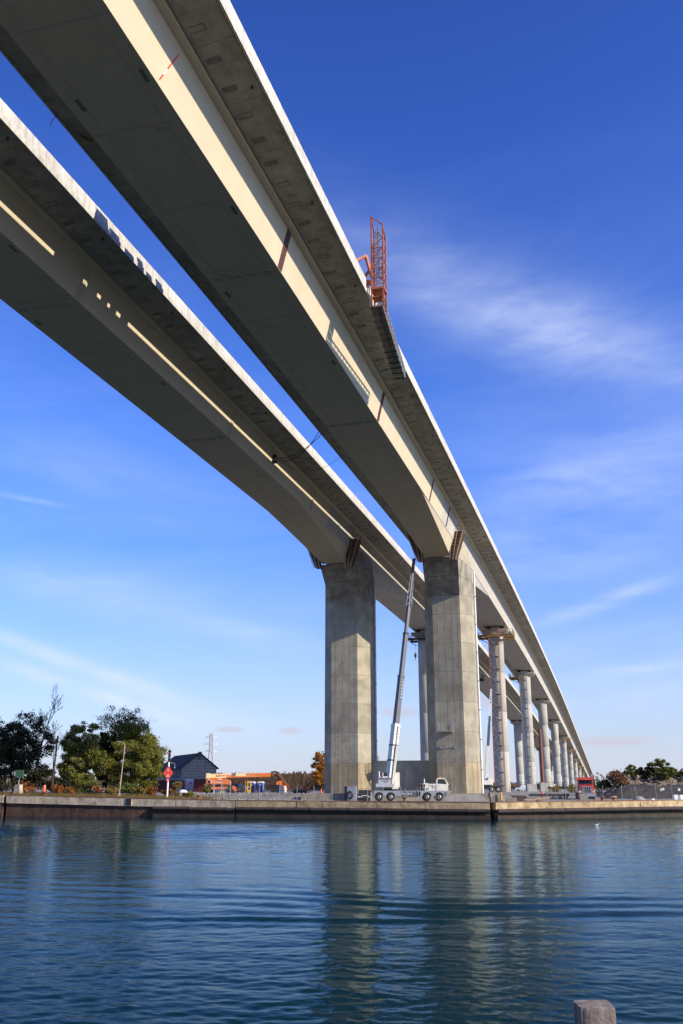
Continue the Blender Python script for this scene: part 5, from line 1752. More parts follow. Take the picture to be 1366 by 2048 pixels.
# ---------------------------------------------------------------- chain link fence on the quay
def fence(pxs, off, label, hgt=2.0, leaning=()):
    pos = []
    for px in pxs:
        x = gx(px, 150)
        for _ in range(8):
            x = gx(px, quay_y(x) + off)
        y = quay_y(x) + off
        pos.append(Vector((x, y, zg(x, y))))
    base = pos[0].copy()
    root = thing('chain_link_fence', label, 'fence', base)
    for i, p in enumerate(pos):
        q = p - base
        ln = 0.35 if i in leaning else random.uniform(-0.04, 0.04)
        part('fence_post', MB().tube(q, q + Vector((-ln, 0, hgt + random.uniform(-0.05, 0.25))), 0.042, n=8), M['fencest'], root, 40)
    for p, q in zip(pos[:-1], pos[1:]):
        a, b_ = p - base, q - base
        sag = random.uniform(-0.12, 0.05)
        mb = MB().add([a + Vector((0, 0.06, 0.05)), b_ + Vector((0, 0.06, 0.05)), b_ + Vector((0, 0.06, hgt - 0.15 + sag)), a + Vector((0, 0.06, hgt - 0.15 - sag))], [(0, 1, 2, 3)])
        part('mesh_panel', mb, M['mesh'], root)
    return root


fence([429, 447, 461, 490, 519, 559, 594, 628, 664], 2.2, 'chain link fence along the gravel bank under the orange boom lift')
fence([664, 735, 766, 801, 841, 871, 911, 946, 982], 2.0, 'chain link fence along the quay in front of the white crane')
fence([982, 1019, 1056, 1093, 1130, 1166, 1205, 1243], 2.0, 'chain link fence along the quay in front of the red truck')
fence([1243, 1274, 1311, 1343, 1380, 1420], 2.0, 'chain link fence with leaning posts before the dark rubble bank', 2.3, leaning=(1,))
for px, py, mt, lab in ((1324.5, 1578, 'yellow', 'tilted white and yellow notice plate hung on the fence'), (1358, 1577.5, 'purewhite', 'small plain white plate on a black post at the fence')):
    x = gx(px, 153)
    y = quay_y(x) + 1.8
    x = gx(px, y)
    root = thing('fence_sign', lab, 'sign', (x, y, gz(py, y) - 0.3), 0)
    if mt == 'yellow':
        part('plate', MB().loft([[(-0.30, 0, -0.02), (0.32, 0, 0.14), (0.32, 0.02, 0.14), (-0.30, 0.02, -0.02)], [(-0.36, 0, 0.36), (0.26, 0, 0.52), (0.26, 0.02, 0.52), (-0.36, 0.02, 0.36)]]), M['purewhite'], root)
        part('header', MB().loft([[(-0.34, -0.02, 0.30), (0.27, -0.02, 0.45), (0.27, -0.005, 0.45), (-0.34, -0.005, 0.30)], [(-0.36, -0.02, 0.37), (0.26, -0.02, 0.53), (0.26, -0.005, 0.53), (-0.36, -0.005, 0.37)]]), M['yellow'], root)
        mb = MB()
        for k in range(3):
            mb.box(-0.2, -0.02, 0.08 + 0.075 * k, 0.2, -0.005, 0.11 + 0.075 * k)
        lv = part('lettering', mb, M['greydk'], root)
        lv['kind'] = 'stuff'
    else:
        part('plate', MB().box(-0.17, -0.02, 0, 0.17, 0.0, 0.36), M['purewhite'], root)
        part('post', MB().bar((0, 0.04, -1.4), (0, 0.04, 0.3), 0.06), M['black'], root)
# small galvanised gate cage left of the gravel bank
x, y, z = spot(438, 163)
root = thing('gate_cage', 'grey wire gate cage standing at the top of the quay below the boom lift', 'gate', (x, y, z))
for xx in (-0.9, 0.45, 1.9):
    part('post', MB().tube((xx, 0, 0), (xx, 0, 2.0), 0.07, n=8), M['galv'], root)
part('rail', MB().bar((-0.9, 0, 0.85), (1.9, 0, 0.85), 0.06).bar((-0.9, 0, 1.95), (1.9, 0, 1.95), 0.06), M['galv'], root)
part('mesh_panel', MB().add([(-0.9, 0.05, 0.05), (1.9, 0.05, 0.05), (1.9, 0.05, 1.95), (-0.9, 0.05, 1.95)], [(0, 1, 2, 3)]), M['mesh'], root)
part('base_block', MB().box(0.2, -0.3, 0, 0.9, 0.2, 0.42), M['quaywhite'], root)

# ---------------------------------------------------------------- left side: signs, lamp post, warehouse
x = gx(335, 176)
y = quay_y(x) + 4
x = gx(335, y)
root = thing('limit_sign', 'red diamond sign lettered L A on a white pole with a signal lamp', 'sign', (x, y, zg(x, y) - 0.1))
zz = zg(x, y) - 0.1
part('pole', MB().tube((0, 0, 0), (0, 0, gz(1523, y) - zz), 0.14, n=10), M['purewhite'], root, 40)
zc = gz(1545.5, y) - zz
w_, h_ = 0.80, 1.08
pl_ = part('diamond_plate', MB().loft([[(0, -0.18, zc - h_), (w_, -0.18, zc), (0, -0.18, zc + h_), (-w_, -0.18, zc)], [(0, -0.14, zc - h_), (w_, -0.14, zc), (0, -0.14, zc + h_), (-w_, -0.14, zc)]]), M['signred'], root)
lettering('L', 0.62, M['purewhite'], pl_, (0.02, -0.19, zc + 0.52), (R(90), 0, 0))
lettering('A', 0.62, M['purewhite'], pl_, (0.0, -0.19, zc - 0.46), (R(90), 0, 0))
zc = gz(1559.5, y) - zz
ci = part('round_plate', MB().tube((0, -0.18, zc), (0, -0.14, zc), 0.27, n=20), M['signred'], root)
lettering('8', 0.46, M['purewhite'], ci, (0.0, -0.19, zc), (R(90), 0, 0))
zs = gz(1523, y) - zz
sg = part('signal_head', MB().box(-0.14, -0.15, zs, 0.20, 0.2, zs + 1.75), M['black'], root)
part('signal_lamp', MB().tube((0.06, -0.2, zs + 1.35), (0.06, -0.14, zs + 1.35), 0.12, n=12), M['lampred'], sg)
part('signal_lamp', MB().tube((0.06, -0.2, zs + 0.6), (0.06, -0.14, zs + 0.6), 0.12, n=12), M['green'], sg)
part('signal_hood', MB().loft([[(-0.14, -0.35, zs + 1.62), (0.36, -0.35, zs + 1.62), (0.2, 0.0, zs + 1.80), (-0.14, 0.0, zs + 1.80)], [(-0.14, -0.35, zs + 1.66), (0.36, -0.35, zs + 1.66), (0.2, 0.0, zs + 1.84), (-0.14, 0.0, zs + 1.84)]]), M['black'], sg)
zl = gz(1525.5, y) - zz
part('lamp_arm', MB().path([(0.1, 0, zl), (0.75, 0, zl), (0.92, 0, zl - 0.08), (0.98, 0, zl - 0.3), (0.96, 0, zl - 0.65)], 0.035, 6).lathe([(0.09, zl - 0.78), (0.05, zl - 0.62)], n=8, c=(0.96, 0)), M['galv'], root)

x = gx(239, 175)
for _ in range(6):
    x = gx(239, quay_y(x) + 2.5)
y = quay_y(x) + 2.5
root = thing('lamp_post', 'slim white lamp post with a short curved arm in front of the big tree', 'lamp post', (x, y, quay_z(x)))
H = gz(1488, y) - quay_z(x)
part('pole', MB().tube((0, 0, 0.5), (0.40, 0, H - 0.2), 0.10, 0.07, n=10), M['quaywhite'], root, 40)
part('base', MB().lathe([(0.26, 0), (0.2, 0.5), (0.11, 0.7)], n=10), M['quaywhite'], root, 40)
part('arm', MB().path([(0.40, 0, H - 0.2), (0.28, 0, H + 0.15), (0.0, 0, H + 0.38), (-0.35, 0, H + 0.45)], 0.05, 6), M['quaywhite'], root)
part('lamp_head', MB().loft([[(-0.3, -0.12, H + 0.38), (-0.9, -0.1, H + 0.42), (-0.9, 0.1, H + 0.42), (-0.3, 0.12, H + 0.38)], [(-0.3, -0.08, H + 0.52), (-0.85, -0.06, H + 0.52), (-0.85, 0.06, H + 0.52), (-0.3, 0.08, H + 0.52)]]), M['grey'], root)
part('junction_box', MB().box(0.0, -0.3, H * 0.66, 0.4, -0.05, H * 0.66 + 0.4), M['grey'], root)

x = gx(37, 192)
for _ in range(6):
    x = gx(37, quay_y(x) + 2.2)
y = quay_y(x) + 2.2
root = thing('green_sign', 'square green sign board on a tapered pale concrete pedestal', 'sign', (x, y, quay_z(x)), R(-20))
zb = gz(1569, y) - quay_z(x)
part('pedestal', MB().loft([[(-0.62, -0.5, 0), (0.62, -0.5, 0), (0.62, 0.5, 0), (-0.62, 0.5, 0)], [(-0.42, -0.35, zb), (0.42, -0.35, zb), (0.42, 0.35, zb), (-0.42, 0.35, zb)]]), M['quaywhite'], root)
part('pole', MB().tube((-0.1, 0, zb), (0.0, 0, gz(1553, y) - quay_z(x)), 0.07, n=8), M['galv'], root)
z0, z1 = gz(1554, y) - quay_z(x), gz(1539.5, y) - quay_z(x)
part('board', MB().box(-0.78, -0.14, z0, 0.78, -0.08, z1), M['green'], root)
part('board_edge', MB().box(-0.82, -0.10, z0 - 0.05, 0.82, -0.06, z0), M['purewhite'], root)
x = gx(88.5, 188)
for _ in range(6):
    x = gx(88.5, quay_y(x) + 1.6)
y = quay_y(x) + 1.6
root = thing('striped_post', 'stubby orange and white striped post on the wall left of the lamp post', 'post', (x, y, quay_z(x)))
H = gz(1570, y) - quay_z(x)
for k in range(5):
    a, b = H * k / 5, H * (k + 1) / 5
    part('band', MB().tube((0, 0, a), (0, 0, b - 0.03), 0.24, n=14), M['cone'], root, 40)
    part('stripe', MB().tube((0, 0, b - 0.03), (0, 0, b), 0.245, n=14), M['purewhite'] if k in (3, 4) else M['lumber'], root, 40)

# warehouse with black roof and grey boarded gable
WY = 285.0
gxr = gx(431.5, WY)
root = thing('warehouse', 'grey boarded warehouse with black roof and dark doorway behind the boom lift', 'warehouse', (gxr, WY, 0.9), R(24))
# local: gable in the xz plane from x=-W..0 at y=0, building runs back along +y
Wd, Ln = 10.4, 30.0
he, hr = gz(1534.5, WY) - 0.9, gz(1506.5, WY) - 0.9
part('core_wall', MB().loft([[(-Wd + 0.1, 0.12, 0), (-0.1, 0.12, 0), (-0.1, 0.12, he - 0.1), (-Wd / 2, 0.12, hr - 0.2), (-Wd + 0.1, 0.12, he - 0.1)], [(-Wd + 0.1, Ln - 0.1, 0), (-0.1, Ln - 0.1, 0), (-0.1, Ln - 0.1, he - 0.1), (-Wd / 2, Ln - 0.1, hr - 0.2), (-Wd + 0.1, Ln - 0.1, he - 0.1)]]), M['cladshade'], root)
nb = 13
for k in range(nb):
    a, b = hr * k / nb + 0.03, hr * (k + 1) / nb - 0.05
    def half(z):
        return Wd / 2 if z <= he else max(0.02, Wd / 2 * (hr - z) / (hr - he))
    ha, hb = half(a), half(b)
    if b < 4.0:                                        # leave the doorway open
        segs = ((-Wd, -6.8), (-3.0, 0.0))
        for xa_, xb_ in segs:
            part('cladding_board', MB().box(xa_, 0.0, a, xb_, 0.10, b), M['clad'], root)
    else:
        o_ = (k % 2) * 0.03
        part('cladding_board', MB().loft([[(-Wd / 2 - ha, -o_, a), (-Wd / 2 + ha, -o_, a), (-Wd / 2 + hb, -o_, b), (-Wd / 2 - hb, -o_, b)], [(-Wd / 2 - ha, 0.10, a), (-Wd / 2 + ha, 0.10, a), (-Wd / 2 + hb, 0.10, b), (-Wd / 2 - hb, 0.10, b)]]), M['clad'], root)
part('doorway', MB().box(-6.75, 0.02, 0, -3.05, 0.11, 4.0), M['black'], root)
for k in range(9):
    y0 = 0.3 + (Ln - 0.6) * k / 9
    part('side_bay', MB().box(-Wd - 0.04, y0 + 0.1, 0.2, -Wd + 0.09, y0 + 3.1, he - 0.4), M['cladshade'], root)
    part('pilaster', MB().box(-Wd - 0.14, y0 - 0.1, 0, -Wd + 0.09, y0 + 0.09, he - 0.1), M['clad'], root)
for sgn in (-1, 1):
    xe, xr = (-Wd - 0.6, -Wd / 2) if sgn < 0 else (0.6, -Wd / 2)
    ze = he - 0.45
    rf = part('roof', MB().loft([[(xe, -0.6, ze), (xr, -0.6, hr), (xr, -0.6, hr + 0.22), (xe, -0.6, ze + 0.22)], [(xe, Ln + 0.4, ze), (xr, Ln + 0.4, hr), (xr, Ln + 0.4, hr + 0.22), (xe, Ln + 0.4, ze + 0.22)]]), M['roof'], root)
part('ridge_vent', MB().box(-Wd / 2 - 0.5, -0.3, hr + 0.05, -Wd / 2 + 0.5, 0.5, hr + 0.5), M['black'], root)
part('floodlight', MB().box(-Wd / 2 - 0.35, -0.5, hr - 1.6, -Wd / 2 + 0.35, -0.02, hr - 0.6), M['greydk'], root)
# small sheds and containers in front of it
x = gx(381, 240)
root = thing('white_container', 'small white container with one dark square opening below the warehouse', 'container', (x, 240, 1.0), R(-6))
part('box', MB().box(-1.35, -1.2, 0.1, 2.0, 1.2, 3.3), M['purewhite'], root)
part('opening', MB().box(0.1, -1.23, 2.0, 0.5, -1.19, 2.4), M['black'], root)
part('roof_lip', MB().box(-1.45, -1.3, 3.3, 2.1, 1.3, 3.42), M['wallconc'], root)
x = gx(400, 238)
root = thing('red_container', 'dark red ribbed container just behind the tail of the boom lift', 'container', (x, 238, 1.0), R(-6))
part('box', MB().box(-1.3, -1.2, 0.1, 3.2, 1.2, 3.2), M['brick'], root)
for k in range(10):
    part('rib', MB().box(-1.25 + 0.45 * k, -1.27, 0.15, -1.10 + 0.45 * k, -1.20, 3.15), M['brick'], root)
x = gx(341, 236)
root = thing('lean_to_shed', 'low dark red shed with a pale roof edge behind the diamond sign', 'shed', (x, 236, 0.9), R(-4))
part('wall', MB().box(-4.6, -1.4, 0, 3.2, 1.4, 2.9), M['brick'], root)
part('roof', MB().loft([[(-4.9, -1.8, 2.9), (3.5, -1.8, 2.9), (3.5, 1.6, 3.3), (-4.9, 1.6, 3.3)], [(-4.9, -1.8, 3.08), (3.5, -1.8, 3.08), (3.5, 1.6, 3.48), (-4.9, 1.6, 3.48)]]), M['wallconc'], root)
part('grey_door', MB().box(1.2, -1.46, 0.1, 3.1, -1.40, 2.7), M['grey'], root)
o = link('tarpaulin_heap', MB().lathe([(1.1, 0), (1.0, 0.35), (0.6, 0.6), (0.1, 0.7)], n=14).mesh('tarpaulin_heap', M['purewhite'], 60), None, (gx(366, 215), 215, 1.0))
tag(o, 'low white tarpaulin heap on the ground below the white container', 'tarpaulin')


# ---------------------------------------------------------------- power pylons
def pylon(px, Y, ytop, label):
    x = gx(px, Y)
    H = gz(ytop, Y) - 1.0
    root = thing('power_pylon', label, 'pylon', (x, Y, 1.0), R(20), 'steel power pylons on the horizon')
    b, tw = H * 0.085, H * 0.028
    zk = H * 0.62

    def hw(z):
        return b + (tw - b) * min(1, z / zk)
    sg = [(-1, -1), (1, -1), (1, 1), (-1, 1)]
    for sx_, sy_ in sg:
        mb = MB()
        mb.bar((sx_ * b, sy_ * b, 0), (sx_ * tw, sy_ * tw, zk), H * 0.010).bar((sx_ * tw, sy_ * tw, zk), (sx_ * tw * 0.8, sy_ * tw * 0.8, H * 0.96), H * 0.009)
        part('leg', mb, M['galv'], root)
    mb = MB()
    z = 0.0
    while z < H * 0.95:
        w0 = hw(z)
        z2 = min(z + max(1.6 * w0, H * 0.045), H * 0.96)
        w1 = hw(z2)
        for i in range(4):
            a_, c_ = sg[i], sg[(i + 1) % 4]
            mb.bar((a_[0] * w0, a_[1] * w0, z), (c_[0] * w1, c_[1] * w1, z2), H * 0.0055)
            mb.bar((c_[0] * w0, c_[1] * w0, z), (a_[0] * w1, a_[1] * w1, z2), H * 0.0055)
        z = z2
    lt_ = part('lattice', mb, M['galv'], root)
    for zf, wf in ((0.66, 0.105), (0.78, 0.135), (0.90, 0.10)):
        zz_ = H * zf
        ww = H * wf
        mb = MB()
        for sy_ in (-1, 1):
            mb.bar((-ww, 0, zz_), (0, sy_ * tw, zz_), H * 0.008).bar((ww, 0, zz_), (0, sy_ * tw, zz_), H * 0.008)
            mb.bar((-ww, 0, zz_), (0, sy_ * tw, zz_ + H * 0.04), H * 0.006).bar((ww, 0, zz_), (0, sy_ * tw, zz_ + H * 0.04), H * 0.006)
        for sx_ in (-1, 1):
            mb.bar((sx_ * ww, 0, zz_), (sx_ * ww, 0, zz_ - H * 0.035), H * 0.010)
        part('cross_arm', mb, M['galv'], root)
    for sx_ in (-1, 1):
        part('peak', MB().bar((sx_ * tw, 0, H * 0.94), (sx_ * tw * 1.3, 0, H), H * 0.008).bar((-sx_ * tw, 0, H * 0.94), (sx_ * tw * 1.3, 0, H), H * 0.005), M['galv'], root)
    return root


pylon(419, 640, 1461, 'tall lattice power pylon rising behind the warehouse gable')
pylon(758, 900, 1508, 'distant lattice power pylon seen in the gap beside the crane boom')

# ---------------------------------------------------------------- wooden mooring post in the foreground and a gull
PY = 7.6
px0 = 1.868
ztop_p = 0.375
root = thing('mooring_post', 'weathered square wooden post rising from the water close to the camera', 'wooden post', (px0, PY, WATER_Z - 1.5), R(-3))
H = ztop_p - WATER_Z + 1.5
mb = MB()
n = 24
rings = []
hw_ = 0.134
sh = []
for i in range(n):
    u = i / n * 4
    e, k = u - int(u), int(u) % 4
    c = [(-1, -1), (1, -1), (1, 1), (-1, 1)]
    a_, b_ = c[k], c[(k + 1) % 4]
    sh.append([a_[0] + (b_[0] - a_[0]) * e, a_[1] + (b_[1] - a_[1]) * e])
sh = [(x * (0.94 if abs(abs(x) - abs(y)) < 0.05 else 1.0), y * (0.94 if abs(abs(x) - abs(y)) < 0.05 else 1.0)) for x, y in sh]
random.seed(2)
jit = [random.uniform(-0.006, 0.006) for _ in range(n)]
for z, s_ in ((0, 1.03), (H * 0.5, 1.02), (H - 0.3, 1.0), (H - 0.02, 0.99), (H - 0.006, 0.975), (H, 0.945)):
    rings.append([(x * hw_ * s_ + (jit[i] if z > 0 else 0), y * hw_ * s_, z + (random.uniform(-0.004, 0.004) if z > H - 0.1 else 0)) for i, (x, y) in enumerate(sh)])
mb.loft(rings)
part('timber', mb, M['post'], root)
mb = MB()
for x, ln, w_ in ((-0.06, 0.8, 0.006), (0.015, 1.4, 0.008), (0.085, 0.6, 0.005), (-0.105, 0.9, 0.004), (0.05, 0.35, 0.004)):
    y = -hw_ * 0.985 - 0.004
    mb.loft([[(x - w_ / 2, y - 0.001, H - ln), (x + w_ / 2, y - 0.001, H - ln), (x + w_ / 2, y + 0.01, H - ln), (x - w_ / 2, y + 0.01, H - ln)], [(x + 0.004 - w_ / 2, y + 0.006, H - 0.02), (x + 0.004 + w_ / 2, y + 0.006, H - 0.02), (x + 0.004 + w_ / 2, y + 0.02, H - 0.02), (x + 0.004 - w_ / 2, y + 0.02, H - 0.02)]])
ck = part('drying_crack', mb, M['bark'], root)
ck['kind'] = 'stuff'
root = thing('gull', 'small white gull floating on the canal near the far wall', 'gull', (gx(1188, 112), 112, WATER_Z - 0.02))
root.scale = (0.8, 0.8, 0.8)
mb = MB().loft([[(x + r_ * 0 , r_ * math.cos(a) * 0.9, 0.05 + z + r_ * math.sin(a)) for a in [2 * math.pi * i / 10 for i in range(10)]] for x, z, r_ in ((-0.32, 0.12, 0.01), (-0.2, 0.10, 0.06), (-0.02, 0.07, 0.11), (0.14, 0.09, 0.09), (0.20, 0.18, 0.05), (0.24, 0.26, 0.055), (0.30, 0.26, 0.03), (0.38, 0.245, 0.006))])
part('body', mb, M['purewhite'], root, 60)


# ================================================================== trees, brush and rubble
def bank(px, Y):
    """depth of a plant on the left bank, kept at its own distance behind the quay"""
    if px > 400:
        return Y
    old = 192 - (192 - 145) * min(1.0, max(-0.6, (px / 472.0)))
    x = gx(px, 165)
    for _ in range(8):
        x = gx(px, quay_y(x) + (Y - old) * 0.45)
    return quay_y(x) + (Y - old) * 0.45


class Wood:
    """branches as tapered tubes in one mesh"""
    def __init__(self):
        self.mb = MB()
        self.tips = []

    def limb(self, p, d, ln, r, depth, spread=0.55, up=0.15, n=5, kids=3, shrink=0.68, minr=0.012):
        p, d = Vector(p), Vector(d).normalized()
        seg = 3
        pts = [p]
        q = p.copy()
        dd = d.copy()
        for i in range(seg):
            dd = (dd + Vector((random.gauss(0, 0.10), random.gauss(0, 0.10), random.gauss(0, 0.06) + up * 0.2))).normalized()
            q = q + dd * ln / seg
            pts.append(q.copy())
        rr = [r * (1 - 0.45 * i / seg) for i in range(seg + 1)]
        for i in range(seg):
            self.mb.tube(pts[i], pts[i + 1], rr[i], rr[i + 1], n=n, caps=False)
        if depth == 0:
            self.tips.append(q)
            return
        for k in range(kids):
            i = random.choice((1, 2, 3, 3)) if k else 3
            a = random.uniform(0, 2 * math.pi)
            side = dd.cross(Vector((math.cos(a), math.sin(a), 0.3))).normalized()
            nd_ = (dd + side * random.uniform(spread * 0.5, spread * 1.3) + Vector((0, 0, up))).normalized()
            self.limb(pts[i], nd_, ln * shrink * random.uniform(0.75, 1.2), max(minr, rr[i] * 0.62), depth - 1, spread, up, max(3, n - 1), kids, shrink, minr)


def leaf_cloud(name, clumps, n, size, mat, parent, shell=0.55, droop=0.0, flat=0.3):
    """leaf-sized quads scattered through many clumps"""
    cl = np.array([c[0] for c in clumps], float)
    rd = np.array([c[1] for c in clumps], float)
    w = rd.prod(axis=1) ** 0.75
    idx = rng.choice(len(clumps), n, p=w / w.sum())
    u = rand_units(n)
    rr = (shell + (1 - shell) * rng.random(n)) * rng.random(n) ** 0.22
    pos = cl[idx] + u * rr[:, None] * rd[idx]
    out = rng.random(n) < 0.14                      # stray sprigs outside the clumps
    pos[out] += rng.normal(0, 1, (int(out.sum()), 3)) * rd[idx][out] * 0.40
    pos[:, 2] -= droop * rng.random(n) ** 2
    nrm_ = rand_units(n, 0.5)
    a = np.cross(nrm_, rand_units(n))
    a /= np.linalg.norm(a, axis=1, keepdims=True) + 1e-9
    b = np.cross(nrm_, a)
    s = size * rng.uniform(0.6, 1.4, n)[:, None]
    me = quads_mesh(name, pos, a * s, b * s * (0.55 + flat), mat)
    return link(name, me, parent)


def clumpy(cx, cz, rx, rz, k, r0, r1, ry=None):
    out = []
    ry = ry or rx
    for _ in range(k):
        u = rand_units(1)[0]
        t_ = rng.random() ** 0.4
        r_ = rng.uniform(r0, r1)
        out.append(((cx + u[0] * rx * t_, u[1] * ry * t_, cz + u[2] * rz * t_), (r_ * 1.15, r_, r_ * 0.8)))
    return out


def tree(px, Y, ytop, wpx, label, leaf, n_leaf, name='leafy_tree', group=None, crown_from=0.25, lean=0.0, bark='bark', size=0.2, k=26, base=None, trunks=1, sparse=False, xs_=None):
    Y = bank(px, Y)
    x = gx(px, Y)
    z = zg(x, Y) if base is None else base
    H = gz(ytop, Y) - z
    W_ = wpx * Y / 1931 / 2
    root = thing(name, label, 'tree', (x, Y, z), random.uniform(-0.1, 0.1), group)
    wd = Wood()
    for t_ in range(trunks):
        off = (t_ - (trunks - 1) / 2) * 0.9
        d = Vector((lean + off * 0.12, random.uniform(-0.05, 0.05), 1))
        wd.limb((off, 0, -0.2), d, H * 0.42, max(0.08, H * 0.016), 3 if not sparse else 4, 0.6, 0.12, 7, 3, 0.62)
    part('trunk', wd.mb, M[bark], root, 60)
    W_ *= 1.06
    k = int(k * 2.6 * max(1.0, H * (1 - crown_from) / 2 / W_) ** 1.2)
    cz = H * (crown_from + 1) / 2
    rz = H * (1 - crown_from) / 2
    cl = clumpy(lean * H * 0.5, cz, W_ * 0.92, rz * 0.90, k, W_ * 0.09, W_ * 0.23)
    leaf_cloud('crown', cl, int(n_leaf * 3.4), size * 0.52, M[leaf], root)
    return root


TG = 'trees at the edge of the canal'
random.seed(21)
tree(-16, 212, 1422, 120, 'dark tree cut by the edge of the view behind the green sign', 'leafthin', 5600, group=TG, crown_from=0.10, lean=0.10, trunks=2, size=0.22, k=40)
tree(38, 214, 1416, 118, 'dark thin leaved tree with several leaning trunks above the green sign', 'leafthin', 6000, group=TG, crown_from=0.08, lean=0.06, trunks=3, size=0.22, k=44)
tree(-70, 222, 1430, 120, 'dark tree mostly beyond the edge of the view', 'leafdark', 2500, group=TG, crown_from=0.2, size=0.26)
tree(160, 212, 1429, 92, 'dense olive green tree left of the lamp post', 'leafgreen', 12000, group=TG, crown_from=-0.04, size=0.20, k=40, lean=-0.02)
tree(258, 210, 1434, 128, 'broad olive green willowy tree between the lamp post and the warehouse', 'leafgreen', 18000, group=TG, crown_from=-0.06, size=0.20, k=56)
tree(292, 207, 1478, 60, 'lower rounded green tree hanging in front of the warehouse roof', 'leafgreen', 6500, group=TG, crown_from=-0.05, size=0.19, k=26)
tree(240, 219, 1398, 110, 'tall sparse tree with few brown leaves rising behind the willowy tree', 'leafbrown', 2300, group=TG, crown_from=0.42, size=0.20, k=40, bark='barkgrey', sparse=True, trunks=2)
tree(212, 216, 1448, 60, 'dark green tree filling the gap behind the lamp post', 'leafdark', 5200, group=TG, crown_from=0.08, size=0.22, k=26)


def bare_tree(px, Y, ytop, label, kids=3, depth=5, lean=0.0, spread=0.5, rad=0.017, bark='bark', group=None, ln=0.34):
    Y = bank(px, Y)
    x = gx(px, Y)
    z = zg(x, Y)
    H = gz(ytop, Y) - z
    root = thing('bare_tree', label, 'tree', (x, Y, z), 0, group)
    wd = Wood()
    wd.mb.tube((0, 0, -0.3), (lean * H * 0.2, 0, H * 0.33), H * rad, H * rad * 0.8, n=8, caps=False)
    wd.limb((lean * H * 0.2, 0, H * 0.32), (lean, 0, 1), H * ln, H * rad * 0.78, depth, spread, 0.22, 6, kids, 0.66, 0.028)
    part('trunk', wd.mb, M[bark], root, 60)
    return root


random.seed(4)
bare_tree(66, 208, 1392, 'tall bare dead tree standing above the dark trees near the green sign', 3, 5, 0.10, 0.46, group=TG, rad=0.019)
random.seed(9)
bare_tree(112, 213, 1480, 'short bare branching tree leaning in the gap beside the broken pole', 3, 4, -0.25, 0.6, 0.016, group=TG)
o = link('broken_pole', MB().tube((0, 0, 0), (0.3, 0, gz(1470, 158) - 0.8), 0.21, 0.13, n=8).mesh('broken_pole', M['bark'], 50), None, (gx(103, 158), 158, 0.85))
tag(o, 'straight broken trunk standing upright in the gap between the dark trees', 'trunk')
random.seed(33)

# orange tree beside the left pier and its bare neighbour
tree(645, 232, 1494, 44, 'orange autumn tree touching the outer edge of the left pier', 'leaforange', 5200, name='autumn_tree', crown_from=0.06, size=0.20, k=30)


# understory shrubs along the left bank
def shrub(px, Y, wpx, hpx, label, leaf, n, size=0.13, base=None, name='shrub', group='autumn shrubs along the left bank'):
    Y = bank(px, Y)
    x = gx(px, Y)
    z = zg(x, Y) if base is None else base
    W_, H = wpx * Y / 1931 / 2, hpx * Y / 2015
    root = thing(name, label, 'shrub', (x, Y, z), 0, group)
    wd = Wood()
    for _ in range(5):
        wd.limb((random.uniform(-.3, .3) * W_, random.uniform(-.2, .2) * W_, -0.1), (random.uniform(-.5, .5), random.uniform(-.3, .3), 1), H * 0.5, 0.04, 1, 0.6, 0.1, 4, 2)
    part('stem', wd.mb, M['bark'], root)
    leaf_cloud('foliage', clumpy(0, H * 0.5, W_ * 0.8, H * 0.42, 10, W_ * 0.2, W_ * 0.42, W_ * 0.6), n, size, M[leaf], root)
    return root


UG = [(-10, 205, 90, 50, 'dark undergrowth shrub at the edge of the view', 'leafdark', 2600), (52, 206, 70, 62, 'dark undergrowth shrub directly behind the green sign', 'leafdark', 2600), (95, 206, 60, 58, 'dark undergrowth shrub behind the striped post', 'leafdark', 2400),
      (128, 204, 52, 48, 'dark shrub right of the striped post', 'leafdark', 2200), (60, 201, 60, 34, 'small red leaved bush right behind the pedestal of the green sign', 'leafred', 260), (112, 199, 40, 22, 'low red and green bush just right of the striped post', 'leafred', 520),
      (140, 197, 34, 20, 'bright red bush halfway between the striped post and the lamp post', 'leafred', 640), (178, 195, 48, 34, 'dark green bush below the dense olive tree', 'leafbush', 1300), (192, 192, 30, 26, 'reddish bush just left of the lamp post foot', 'leafred', 620),
      (222, 190, 36, 24, 'orange tinged bush around the lamp post foot', 'leafyellow', 620), (256, 192, 50, 30, 'dark green bush right of the lamp post foot', 'leafbush', 1300), (280, 187, 34, 22, 'yellowing bush below the broad willowy tree', 'leafyellow', 700),
      (304, 186, 34, 24, 'red bush left of the diamond sign pole', 'leafred', 800), (352, 176, 24, 38, 'tall yellow and red bush right of the diamond sign pole', 'leafyellow', 1300), (338, 181, 30, 18, 'low bright red bush at the diamond sign pole', 'leafred', 560),
      (432 - 18, 168, 26, 20, 'small yellow green weed bush by the rusty bollard', 'leafyellow', 420), (376, 176, 34, 14, 'low dry weed clump left of the rusty bollard', 'leafyellow', 420)]
for a in UG:
    shrub(*a)

# dry grass along the top of the left quay
n = 15000
t_ = rng.random(n)
gxs = -75 + (-16 + 75) * t_ ** 0.9
off = 0.5 + 11.5 * rng.random(n) ** 1.4
keep = rng.random(n) < np.where(gxs > -34, np.clip((-16 - gxs) / 18, 0, 1) * 0.8, 1)
gxs, off = gxs[keep], off[keep]
v, f = [], []
for x, q in zip(gxs, off):
    y = quay_y(x) + q
    z = zg(x, y)
    h = rng.uniform(0.15, 0.55) * (1.5 if rng.random() < 0.12 else 1)
    dx, dy = rng.normal(0, 0.15, 2) * h * 2
    w_ = 0.03 + 0.03 * rng.random()
    k = len(v)
    v += [(x - w_, y, z - 0.05), (x + w_, y, z - 0.05), (x + dx, y + dy, z + h)]
    f.append((k, k + 1, k + 2))
me = bpy.data.meshes.new('grass')
me.from_pydata(v, [], f)
me.materials.append(M['grassm'])
o = link('grass', me)
o['kind'] = 'stuff'
